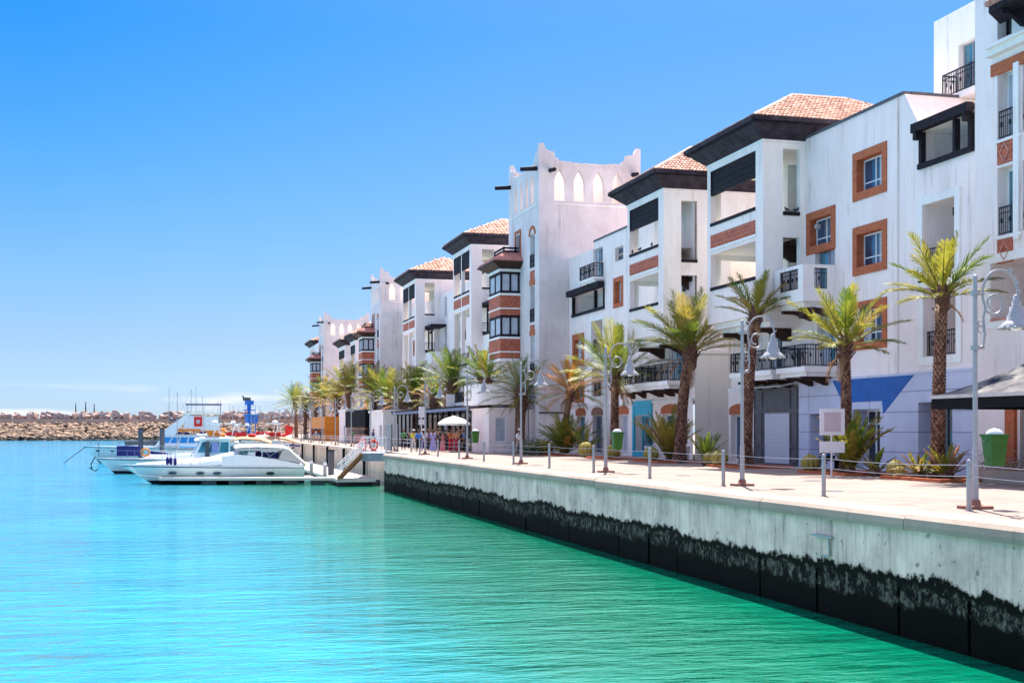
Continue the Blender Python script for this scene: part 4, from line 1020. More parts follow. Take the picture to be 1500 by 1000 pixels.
for i in range(20):
    o=lp if i==0 else copy_tree(lp); y=LY[i]; o.location=(16.6,y,G); 
    tag(o,f'{ORD[i]} scrolled grey street lamp, counting from the right along the quay','street lamp','scrolled street lamps along the quay')
# bins hung on lamps
bn=empty('litter_bin',(0,0,0))
m=MB(); 
m.mesh([(-.17,-.15,0),(.17,-.15,0),(.17,.15,0),(-.17,.15,0),(-.24,-.2,.72),(.24,-.2,.72),(.24,.2,.72),(-.24,.2,.72)],[(3,2,1,0),(4,5,6,7),(0,1,5,4),(1,2,6,5),(2,3,7,6),(3,0,4,7)])
m.box(-.27,.27,-.23,.23,.70,.76); m.build('bin_body',M['green'],bn)
m=MB(); m.blob((0,0,.74),(.22,.19,.16),12,6); m.build('lid',M['frame'],bn,smooth=True)
m=MB(); m.bar((-.4,0,.15),(-.2,0,.15),.03); m.bar((-.4,0,.6),(-.2,0,.6),.03); m.build('bracket',M['steel'],bn)
for i,(y,l) in enumerate(((23.5,'large green litter bin with white lid hung on the nearest lamp post'),(47.8+.6,'green litter bin on the third lamp post, in front of the turquoise portal'),(73.3,'green litter bin with white lid beside the parasol and its crowd'))):
    o=bn if i==0 else copy_tree(bn); k=(0,2,4)[i]; o.location=(16.6+.48,LY[k],G+.92); o.scale=(.88,.88,.9); tag(o,l,'litter bin','green litter bins')
# ================================================================== bollard posts and cables
bp=empty('fence_post',(0,0,0)); m=MB(); m.lathe([(.055,0),(.055,1.04),(.04,1.07),(.0,1.08)],n=14); m.build('post',M['steel'],bp)
m=MB(); m.lathe([(.09,.0),(.09,.02)],n=12); m.build('base',M['steel'],bp)
m=MB(); 
for z in (.72,.96): m.tube([(0,-.075,z),(0,.075,z)],.018,6)
m.build('cable_eye',M['steel'],bp)
ys=[-13.63+6.12*i for i in range(0,6)]; ys=[23.1+6.13*i for i in range(-1,11)]
for i,y in enumerate(ys[1:]):
    o=bp if i==0 else copy_tree(bp); o.location=(16.1,y,G)
    tag(o,f'{ORD[i]} round steel fence post on the near promenade, counting from the right edge','post','steel posts along the quay edge')
for k,(z,l) in enumerate(((.96,'upper steel guard cable strung between the quay posts'),(.72,'lower steel guard cable strung between the quay posts'))):
    m=MB(); pts=[]
    for a,b in zip(ys[:-1],ys[1:]):
        for t in (0,.25,.5,.75): pts.append((16.1,a+(b-a)*t,G+z-.05*4*t*(1-t)))
    pts.append((16.1,ys[-1],G+z)); m.tube(pts,.008,5); tag(m.build('guard_cable',M['steel']),l,'cable')
# farther posts beyond the gate
for i in range(14):
    y=92+6.13*i; o=copy_tree(bp); o.location=(16.9,y,G); tag(o,f'{ORD[i]} small steel post beyond the boarding gate, counting away from the stair','post','steel posts beyond the gate')
m=MB()
for z in (.96,.72): m.tube([(16.9,92,G+z),(16.9,92+6.13*13,G+z)],.015,5)
tag(m.build('guard_cable',M['frame']),'pair of guard cables on the far promenade beyond the gate','cable')
# ================================================================== palms
def trunk(name,mt,pts,rs,parent,scales=True,seed=0):
    r=random.Random(seed); m=MB(); m.tube(pts,rs,12)
    if scales:
        P_=[Vector(p) for p in pts]; seg=[(b-a).length for a,b in zip(P_[:-1],P_[1:])]; T=sum(seg); h=0; row=0
        st=.11 if scales==1 else .2
        while h<T:
            q=h; i=0
            while i<len(seg)-1 and q>seg[i]: q-=seg[i]; i+=1
            f=min(1,q/seg[i]); c=P_[i].lerp(P_[i+1],f); R=rs[i]+(rs[i+1]-rs[i])*f
            n=9 if scales==1 else 6
            for j in range(n):
                a=2*pi*(j+.5*(row%2))/n+r.uniform(-.08,.08); d=Vector((cos(a),sin(a),0)); w=Vector((-sin(a),cos(a),0))*(R*pi/n*.86)
                o=R*.24+.012; s_=st*1.05
                b0=c+d*R*.93; 
                m.mesh([b0-w,b0+w,b0+w*.6+d*o+Vector((0,0,s_)),b0-w*.6+d*o+Vector((0,0,s_)),b0+Vector((0,0,s_*1.25))],[(0,1,2,3),(3,2,4),(0,3,4),(1,4,2)],1 if r.random()<.72 else 0)
            h+=st; row+=1
    return m.build(name,[mt,M['scale']],parent)
def frond(m,base,az,el,L,droop,nl,lw,mi,r,wid=.16,ll=.30,twist=0):
    d=Vector((cos(az)*cos(el),sin(az)*cos(el),sin(el))); side=Vector((-sin(az),cos(az),0)); pts=[]
    n=9
    p=Vector(base); ds=L/n; dz=0
    e=el
    for i in range(n+1):
        pts.append(p.copy()); e_=el-droop*(i/n)**1.5
        p=p+Vector((cos(az)*cos(e_),sin(az)*cos(e_),sin(e_)))*ds
    m.tube(pts,[.028*(1-.8*i/n)+.004 for i in range(n+1)],4,False,m=mi if mi!=0 else 1)
    for k in range(nl):
        t=.16+.84*k/(nl-1); q=t*n; i=min(n-1,int(q)); f=q-i; c=pts[i].lerp(pts[i+1],f); tg=(pts[i+1]-pts[i]).normalized(); nr=side.cross(tg).normalized()
        if nr.z<0: nr=-nr
        le=ll*L*(1-.62*abs(t-.42)**1.2)*(.35 if t<.22 else 1)*r.uniform(.85,1.1)*(1-.45*max(0,t-.8)/.2)
        for sg in (-1,1):
            v=(side*sg*.62+tg*(.85+.5*t)+nr*r.uniform(.0,.5)-Vector((0,0,r.uniform(.0,.25)))).normalized()
            w=tg*lw*r.uniform(.8,1.2); tip=c+v*le-Vector((0,0,le*.12)); mid=c+v*le*.5
            m.mesh([c-w*.4,c+w*.4,mid+w*.55,mid-w*.55,tip],[(0,1,2,3),(3,2,4)],mi)
MLEAF=[M['leafg'],M['leafo'],M['leafy'],M['leafb'],M['leafr']]
def palm(y,X,h,tx,L,nf,label,seed,lean=(0,0),r0=.26,r1=.17,nl=30,up=.5,pal=(5,3,1,0,0),scales=1,lw=.045,low=-.35,neck=.30,skirt=10,name='palm_tree',grp='palms along the promenade'):
    r=random.Random(seed); e=empty(name,(X,y,G),0,label,'palm tree',grp)
    pts=[];rs=[]; n=8
    for i in range(n+1):
        t=i/n; pts.append((lean[0]*t*t,lean[1]*t*t,tx*t)); rs.append(r0*(1-t)+r1*t+(.07 if i==0 else 0))
    top=Vector(pts[-1]); trunk('trunk',M['trunk'],pts,rs,e,scales,seed)
    # leaf bases
    m=MB(); 
    for i in range(46 if scales else 22):
        a=r.uniform(0,2*pi); zz=r.uniform(-.9,.1)*max(.6,neck*2.5); el=r.uniform(.7,1.2); b=top+Vector((cos(a)*r1*.9,sin(a)*r1*.9,zz)); ln=r.uniform(.2,.42)*(neck/.3)
        m.tube([b,b+Vector((cos(a)*cos(el),sin(a)*cos(el),sin(el)))*ln],[.05,.02],4)
    m.blob((top.x,top.y,top.z-.1),(r1+neck*.35,r1+neck*.35,neck*1.8),9,7,.1)
    m.build('leaf_base',M['trunk'],e)
    m=MB(); pal=(max(1,pal[0]-1),pal[1]+2,*pal[2:]) if y<90 else (pal[0]+2,pal[1],max(0,pal[2]-1),*pal[3:]); bag=[i for i,c in enumerate(pal) for _ in range(c)]
    for i in range(nf):
        t=(i+.5)/nf; az=i*2.39996+r.uniform(-.25,.25); el=pi/2*.93-(pi/2*.93-low)*t**(1.0/up*.5+.15); 
        dr=(.12+.6*t)*r.uniform(.7,1.2)
        mi=r.choice(bag)
        if t>.86 and mi==0: mi=1
        frond(m,top+Vector((cos(az)*.06,sin(az)*.06,.1-.25*t)),az,el,L*r.uniform(.82,1.08)*(.9 if t<.2 else 1),dr,nl,lw,mi,r)
    for i in range(skirt):
        az=r.uniform(0,2*pi); frond(m,top+Vector((cos(az)*.1,sin(az)*.1,-.25)),az,r.uniform(-.8,-.2),L*r.uniform(.3,.6),.9,max(8,nl//2),lw,3,r)
    m.build('crown',MLEAF,e)
    return e
XP=25.0
def YP(px): return U(px,XP)
palm(YP(1374),XP,0,6.25,2.15,21,'tall slim palm with a small crown, rightmost on the promenade, before the recessed balconies',11,(.1,-.1),.23,.16,50,.8,pal=(4,4,1,0,0),low=.12,skirt=2)
palm(YP(1240),XP,0,4.95,2.5,22,'palm in front of the blue painted shopfront, with a long frond drooping left',12,(.0,.1),.21,.155,50,.7,pal=(3,5,1,0,0),low=.1,skirt=2)
palm(YP(1093),XP,0,6.9,2.1,16,'palm with a thick trunk and small narrow crown before the grey shutter',13,(.35,-.2),.26,.19,46,1.1,pal=(3,4,1,0,0),low=.4,skirt=2)
palm(YP(996),XP,0,5.7,3.3,27,'big palm with a curved leaning trunk and wide crown before the blank cream wall',14,(.45,-.3),.28,.22,54,.95,pal=(5,5,1,0,0),low=.3,neck=.5,skirt=3)
palm(YP(900),XP,0,4.7,3.6,30,'palm with a broad drooping crown right of the turquoise portal lamp',15,(.1,.1),.25,.19,48,.6,pal=(6,3,1,1,0),low=-.05,neck=.42,skirt=6)
palm(YP(826),XP,0,4.2,2.6,34,'small palm with orange and yellow fronds before the tall tower base',16,(.5,0),.22,.17,30,.5,pal=(1,2,3,0,4),low=-.25,skirt=10)
palm(YP(773),XP-.6,0,4.2,3.3,32,'dark palm with a thick shaggy neck at the corner of the tallest tower',17,(.1,0),.33,.33,30,.6,pal=(6,1,0,1,0),low=-.3,neck=.55,skirt=6)
palm(YP(741),XP-1.5,0,5.4,3.1,18,'thin-crowned dark palm left of the tallest tower corner, before the white kiosk',18,(.1,0),.30,.22,30,.75,pal=(6,1,0,1,0),low=-.75,skirt=3)
far=[(706,103,5.9,3.2,28,'palm rising above the white kiosk beside the oriel tower',(5,3,1,0,0),.5),
 (661,117,6.0,3.9,40,'green palm behind the tall blank sign board with a dark post',(6,2,1,0,0),.5),
 (640,127,4.6,3.0,26,'small dim palm between the large green palm and the brown-necked one',(2,4,1,2,0),.35),
 (609,134,5.0,4.3,46,'palm with orange-brown leaf bases above the glazed restaurant',(3,3,1,0,1),.35),
 (590,140,4.4,3.1,24,'dull palm low behind the restaurant roof, left of the brown-based palm',(2,4,1,2,0),.3),
 (568,152,5.2,4.4,40,'bright green palm directly right of the black café front',(6,3,1,0,0),.4),
 (549,161,6.6,4.0,34,'slender-trunked palm overlapping the gate lamp, right of the black café',(4,3,2,1,0),.4),
 (534,170,3.6,2.6,16,'tiny dark palm in front of the black café front',(3,2,0,3,0),.3),
 (512,187,7.3,5.0,46,'yellowish wide palm above the black café front',(2,5,4,0,0),.45),
 (492,203,5.6,4.8,42,'yellow-orange bushy palm right of the orange café',(1,4,3,0,3),.3),
 (474,218,6.6,5.0,40,'yellowish palm above the orange café front',(1,5,4,1,0),.4),
 (462,232,5.6,4.2,34,'dull palm half hidden behind the orange café palms',(2,4,1,2,0),.4),
 (434,268,7.0,5.0,46,'leftmost palm, standing alone beyond the last building',(4,4,1,0,0),.4),
 (447,251,5.2,4.2,30,'dark low palm beside the leftmost palm',(3,3,1,3,0),.3)]
for i,(px,y,h,L,nf,l,pal,up) in enumerate(far):
    palm(y,V(px,y),0,h,L,nf,l,40+i,(random.uniform(-.3,.3),0),.38,.32,20,up+.2,pal=pal,scales=2 if y<140 else 0,lw=.10,low=.0,neck=.6,skirt=6)
# ---- planters with brick kerbs, shrubs and cacti
def planter(y,w,d,label,X=XP):
    m=MB(); x0,x1=X-d/2,X+d/2; y0,y1=y-w/2,y+w/2
    e=empty('planting_bed',(X,y,G),0,label,'planting bed','brick-edged planting beds under the palms')
    for a in ((x0,x1,y0,y0+.14),(x0,x1,y1-.14,y1),(x0,x0+.14,y0+.14,y1-.14),(x1-.14,x1,y0+.14,y1-.14)): m.box(*a,G-.02,G+.11)
    m.build('brick_kerb',M['brick'],e,world=True); m=MB(); m.box(x0+.14,x1-.14,y0+.14,y1-.14,G-.02,G+.06); m.build('soil',M['soil'],e,world=True)
for px,l in ((1374,'planting bed with brick kerb under the rightmost palm'),(1240,'planting bed with brick kerb by the blue shopfront'),(1093,'planting bed under the palm before the grey shutter'),(976,'planting bed under the leaning palm'),(900,'planting bed under the palm at the turquoise portal'),(826,'planting bed under the orange palm')): planter(YP(px)-.3,3.6,2.6,l)
def shrub(x,y,h,n,label,seed,pal,spread=.9,name='agave_shrub',cat='shrub',lw=.05):
    r=random.Random(seed); e=empty(name,(x,y,G+.05),0,label,cat,'spiky shrubs in the planting beds'); m=MB(); bag=[i for i,c in enumerate(pal) for _ in range(c)]
    for i in range(n):
        az=i*2.4+r.uniform(-.3,.3); t=(i+.5)/n; frond(m,(cos(az)*.08,sin(az)*.08,.1),az,1.45-spread*t,h*r.uniform(.75,1.1),.5*t+.15,24,lw,r.choice(bag),r,ll=.22)
    m.build('leaves',MLEAF,e); m=MB(); m.blob((0,0,.1),(.22,.22,.25),8,6,.15); m.build('stem',M['trunk'],e)
def cactus(x,y,r_,label,nm='barrel_cactus'):
    e=empty(nm,(x,y,G+.05),0,label,'cactus','round golden cacti'); m=MB(); n=24; vs=[];fs=[]; R=9
    for i in range(R+1):
        th=pi*i/R
        for j in range(n):
            a=2*pi*j/n; q=r_*(1.0 if j%2 else .86); vs.append((q*sin(th)*cos(a)+.0,q*sin(th)*sin(a),r_*.95+r_*cos(th)*.95-.1*r_))
    for i in range(R):
        for j in range(n): fs.append((i*n+j,(i+1)*n+j,(i+1)*n+(j+1)%n,i*n+(j+1)%n))
    m.mesh(vs,fs); m.build('cactus_body',M['cactus'],e); m=MB(); 
    rr_=random.Random(3)
    for i in range(60):
        a=rr_.uniform(0,6.28); th=rr_.uniform(.1,2.2); d=Vector((sin(th)*cos(a),sin(th)*sin(a),cos(th))); b=Vector((0,0,r_*.85))+d*r_*.95; m.tube([b,b+d*.07],[.008,.001],3,False)
    m.build('spines',M['leafy'],e)
yb=YP(1256)
shrub(XP-.3,yb,2.2,34,'large fan of fronds at the foot of the palm by the blue shopfront',61,(2,5,3,0,0),.5,lw=.07)
shrub(XP-.2,yb-1.6,1.0,10,'tiny agave right of the large frond fan by the blue shopfront',62,(2,3,2,0,0),1.1)
cactus(XP-.9,YP(1217),.38,'golden barrel cactus behind the blank sign post')
shrub(XP-.5,YP(1366),.9,18,'straw-coloured spiky agave at the foot of the rightmost palm',63,(1,3,4,2,0),1.3)
shrub(XP-.2,YP(1395),1.1,15,'dry agave right of the rightmost palm trunk',73,(1,3,3,3,0),1.0)
cactus(XP-.8,YP(1342),.33,'golden barrel cactus left of the rightmost palm'); cactus(XP-.9,YP(1352),.22,'smaller golden cactus beside the larger one at the rightmost palm')
shrub(XP+.2,YP(975),2.6,30,'tall yellow-green frond fan left of the leaning palm trunk',64,(1,5,4,1,0),.55,lw=.08); cactus(XP-1.0,YP(980),.42,'golden barrel cactus at the foot of the leaning palm')
cactus(XP-1,YP(1084),.40,'golden barrel cactus behind the second nearest lamp pole'); cactus(XP-.9,YP(1066),.35,'brownish cactus at the left end of the bed before the grey shutter'); shrub(XP-.9,YP(1060),1.5,14,'slim green agave before the narrow white door',65,(5,1,0,0,0),.4)
cactus(XP-.7,YP(874),.5,'straw-coloured cactus clump left of the palm at the turquoise portal'); cactus(XP-.6,YP(912),.45,'straw-coloured cactus clump right of the palm at the turquoise portal')
shrub(XP+.1,YP(826),2.7,42,'low wide palm bush at the foot of the orange palm',66,(4,3,1,0,1),1.15,lw=.08); cactus(XP-.9,YP(818),.5,'yellow barrel cactus below the wide palm bush')
shrub(XP+.5,YP(845),2.2,12,'thin reddish young palm right of the wide palm bush',67,(3,2,0,2,1),.9)
for i,(px,w,h,l) in enumerate(((777,3.4,1.0,'dark low hedge left of the dark shaggy palm'),(793,3.6,1.1,'dark low hedge at the corner of the tallest tower'),(722,3.0,1.0,'dark low bush before the white kiosk'))):
    r=random.Random(i); x=24.6 if i else 23; y=U(px,x); e=empty('hedge',(x,y,G),0,l,'hedge'); m=MB()
    for k in range(700):
        c=Vector((r.gauss(0,.45),r.gauss(0,w*.28),abs(r.gauss(.35,.3))*h)); a=Vector((r.uniform(-1,1),r.uniform(-1,1),r.uniform(-.3,1))).normalized()*.2; b=a.orthogonal().normalized()*.06
        m.poly([c-b,c+a*.5-b*.2,c+a,c+b+a*.4])
    m.build('leaves',M['leafdark'],e); m=MB()
    for k in range(5): m.tube([(0,(k-2)*.5,0),(0,(k-2)*.6,.5*h)],.03,5)
    m.build('stem',M['trunk'],e)
# potted plants
def pot(x,y,l,h=.75):
    e=empty('potted_plant',(x,y,G),0,l,'potted plant','potted plants in white boxes'); m=MB(); m.mesh([(-.2,-.2,0),(.2,-.2,0),(.2,.2,0),(-.2,.2,0),(-.27,-.27,h),(.27,-.27,h),(.27,.27,h),(-.27,.27,h)],[(3,2,1,0),(4,5,6,7),(0,1,5,4),(1,2,6,5),(2,3,7,6),(3,0,4,7)]); m.build('planter_box',M['frame'],e)
    m=MB(); r=random.Random(int(y*10))
    for k in range(160):
        c=Vector((r.gauss(0,.12),r.gauss(0,.12),h+.1+r.random()*.9)); a=Vector((r.uniform(-1,1),r.uniform(-1,1),r.uniform(0,1))).normalized()*.18; b=a.orthogonal().normalized()*.05; m.poly([c-b,c+a*.5,c+a,c+b])
    m.tube([(0,0,h-.1),(0,0,h+.9)],.03,5); m.build('foliage',M['leafdark'],e)
pot(27.0,U(952,27),'potted dark shrub in a white box right of the turquoise portal'); pot(27.0,U(1002,27),'white plant box right of the leaning palm trunk',.8)
# low flower wall and tent canopy at the right
yw0,yw1=33.6,U(1436,25.4)
e=empty('flower_wall',(25.4,36,G),0,'low wall with dry flower bushes beside the fabric tent at the right edge','low wall'); m=MB(); m.box(25.2,25.6,30,yw1,G,G+.42); m.build('wall',M['copingstone'],e,world=True)
m=MB(); r=random.Random(8)
for k in range(1500):
    c=Vector((25.4+r.gauss(0,.16),r.uniform(30,yw1),G+.42+abs(r.gauss(0,.22)))); a=Vector((r.uniform(-1,1),r.uniform(-1,1),r.uniform(-.2,1))).normalized()*.12; b=a.orthogonal().normalized()*.03; m.poly([c-b,c+a*.5,c+a,c+b],r.choice((0,0,1,2)))
m.build('flower_bushes',[mat('dry_bush',(.40,.33,.30),.9),M['leafo'],mat('pink_flower',(.55,.22,.22),.8)],e,world=True)
tx,ty=25.75,33.25; e=empty('tent_canopy',(tx,ty,G),0,'weathered grey pyramid tent canopy with black valance at the right edge','canopy')
m=MB(); h=2.33; zz=[2.75,4.0]
n=10
for k in range(4):
    a=radians(45+90*k); b=radians(135+90*k); p=Vector((h*sqrt(2)*cos(a),h*sqrt(2)*sin(a),zz[0])); q=Vector((h*sqrt(2)*cos(b),h*sqrt(2)*sin(b),zz[0])); t=Vector((0,0,zz[1]))
    for i in range(n):
        for j in range(n):
            def pt(u,v):
                w=p.lerp(q,u).lerp(t,v); return (w.x,w.y,w.z-.18*4*v*(1-v)*.6)
            m.poly([pt(i/n,j/n),pt((i+1)/n,j/n),pt((i+1)/n,(j+1)/n),pt(i/n,(j+1)/n)])
m.build('canopy_cloth',M['tarp'],e)
m=MB()
for a in ((-h,h,-h,-h+.03),(-h,h,h-.03,h),(-h,-h+.03,-h+.03,h-.03),(h-.03,h,-h+.03,h-.03)): m.box(*a,2.35,2.68)
m.build('valance',M['black'],e); m=MB()
for a in ((-h-.03,h+.03,-h-.04,-h+.02),(-h-.03,h+.03,h-.02,h+.04),(-h-.04,-h+.02,-h+.02,h-.02),(h-.02,h+.04,-h+.02,h-.02)): m.box(*a,2.68,2.79)
m.build('edge_trim',M['canvas'],e)
m=MB()
for x_,y_ in ((-h+.1,-h+.1),(h-.1,-h+.1),(h-.1,h-.1)): m.tube([(x_,y_,0),(x_,y_,2.7)],.04,8)
m.build('poles',M['steel'],e)
# ---- signs
def sign(x,y,l,w,zb,zt,z2=None,face=True,mt='sign',post='sign',pw=.07):
    e=empty('sign_board',(x,y,G),0,l,'sign','blank boards on the promenade'); m=MB(); 
    m.box(-w/2,w/2,-.05,.05,zb,zt); m.build('board',M[mt],e)
    if face: m=MB(); m.box(-w/2+.14,w/2-.14,-.065,-.051,zb+.13,zt-.13); m.build('sign_face',M['signpink'],e)
    if z2: m=MB(); m.box(-w/2,w/2,-.05,.05,*z2); m.build('lower_board',M[mt],e)
    m=MB(); m.tube([(0,.09,0),(0,.09,zb+.3)],pw/2,8); m.build('post',M[post],e); return e
e=sign(V(1219,41.5),41.5,'white sign with a pink-grey face over a blank lower panel, before the blue shopfront',.89,1.5,2.46,(.86,1.27)); e.rotation_euler=(0,0,-.25)
sign(V(660,105),105,'large pale blank board high on a dark post before the restaurant',.72,3.3,4.7,None,False,post='black',pw=.2)
sign(V(618,103),103,'pale blank board over a smaller one before the restaurant',.52,2.7,3.6,(2.1,2.55),False)
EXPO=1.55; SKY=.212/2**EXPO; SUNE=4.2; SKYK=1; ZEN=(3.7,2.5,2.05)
# ================================================================== restaurant pergola, cafés
e=empty('glass_restaurant',(24,105,G),0,'low glazed restaurant with dark posts and a flat blue-grey roof edge','restaurant')
m=MB(); X0=22.6; ya,yb=96.5,133
m.box(X0-.3,28.5,ya,yb,G+3.25,G+3.5); m.build('roof',mat('roof_edge_paint',(.20,.22,.34),.5),e,world=True)
m=MB(); m.box(22.4,28,93.4,97.2,G+3.62,G+3.78); m.box(X0-.35,X0-.2,ya-.02,yb,G+3.5,G+3.62); m.build('dark_roof_edge',M['black'],e,world=True)
y=ya; i=0
while y<yb:
    m=MB(); m.box(X0,X0+.16,y,y+.16,G,G+3.25); m.build('post',M['black'],e,world=True); y+=2.3
m=MB(); m.box(X0+2.4,X0+2.45,ya+.3,yb,G,G+3.2); m.build('glass_front',M['darkglass'],e,world=True)
m=MB(); m.box(X0,28,ya+.1,ya+.15,G,G+3.2); m.build('side_glass',M['darkglass'],e,world=True)
for k in range(3):
    m=MB(); yy=99+k*9; m.box(X0+2.3,X0+2.38,yy,yy+1.2,G+.9,G+2.6); m.build('curtain',M['curtain'],e,world=True)
for nm,x,y0,y1,h,mt,l in (('cafe_pavilion',22,150,168,4.0,'black','black box café front with a white side wall, left of the gate'),('cafe_pavilion',22,192,213,3.6,'orange','orange café front with an open counter, at the far left')):
    e=empty(nm,(x+2,(y0+y1)/2,G),0,l,'café'); m=MB()
    panel(m,PX(x),y0,y1,0,h,[(y0+1,y1-1,.9,h*.52,1.5,True)]) if mt=='orange' else panel(m,PX(x),y0,y1,h*.5,h,[])
    panel(m,PY(y0),x,x+5,0 if mt=='orange' else h*.5,h,[]); m.box(x,x+5,y0,y1,h+G,h+.1+G); m.build('wall',M[mt],e,world=True)
    m=MB(); m.box(x+2.5,x+5,y0+.3,y1-.3,G,h-.1+G); m.build('inner_wall',M['interior'],e,world=True)
    m=MB(); m.box(x+.3,x+.6,y0+1.5,y1-1.5,G,1.1+G); m.box(x+.2,x+.4,y0+1,y1-1,G+1.75,G+1.85); m.build('counter',M['tile_old'] if mt=='black' else M['bluecanvas'],e,world=True)
m=MB(); m.box(22.2,27,168.6,176,G,G+4.4); tag(m.build('white_hut',M['stucco']),'white wall block just left of the black café','hut')
m=MB(); m.box(22.4,27.5,139,149.0,G,G+3.9); o=m.build('white_hut',M['cream']); tag(o,'cream wall block between the restaurant and the black café','hut')
for o in bpy.data.objects:
    if o.name.startswith('white_hut'):
        f=MB(); bbx=[v.co for v in o.data.vertices]; x0=min(v.x for v in bbx); y0=min(v.y for v in bbx); y1=max(v.y for v in bbx); z1=max(v.z for v in bbx)
        f.box(x0-.15,x0+5,y0-.15,y1+.15,z1-.25,z1+.02); f.build('roof_edge',M['trim'],o); f=MB(); f.box(x0-.05,x0-.002,y0+1,y0+2.2,G,G+2.2); f.build('door',M['greyframe'],o)
# parasol and table group
e=empty('parasol',(20.4,U(665,20.4),G),0,'cream market parasol shading the crowd, right of the restaurant lamp','parasol')
m=MB(); n=8
for k in range(n):
    a,b=2*pi*k/n,2*pi*(k+1)/n
    for (r0,z0),(r1,z1) in (((0,2.75),(.8,2.5)),((.8,2.5),(1.25,2.2)),((1.25,2.2),(1.25,2.03))): m.poly([(r0*cos(a),r0*sin(a),z0),(r0*cos(b),r0*sin(b),z0),(r1*cos(b),r1*sin(b),z1),(r1*cos(a),r1*sin(a),z1)])
m.build('canopy',M['umb'],e); m=MB(); m.tube([(0,0,0),(0,0,2.8)],.03,8); m.build('pole',M['steel'],e); m=MB(); m.box(-.3,.3,-.3,.3,0,.08); m.build('base',M['farquay'],e)
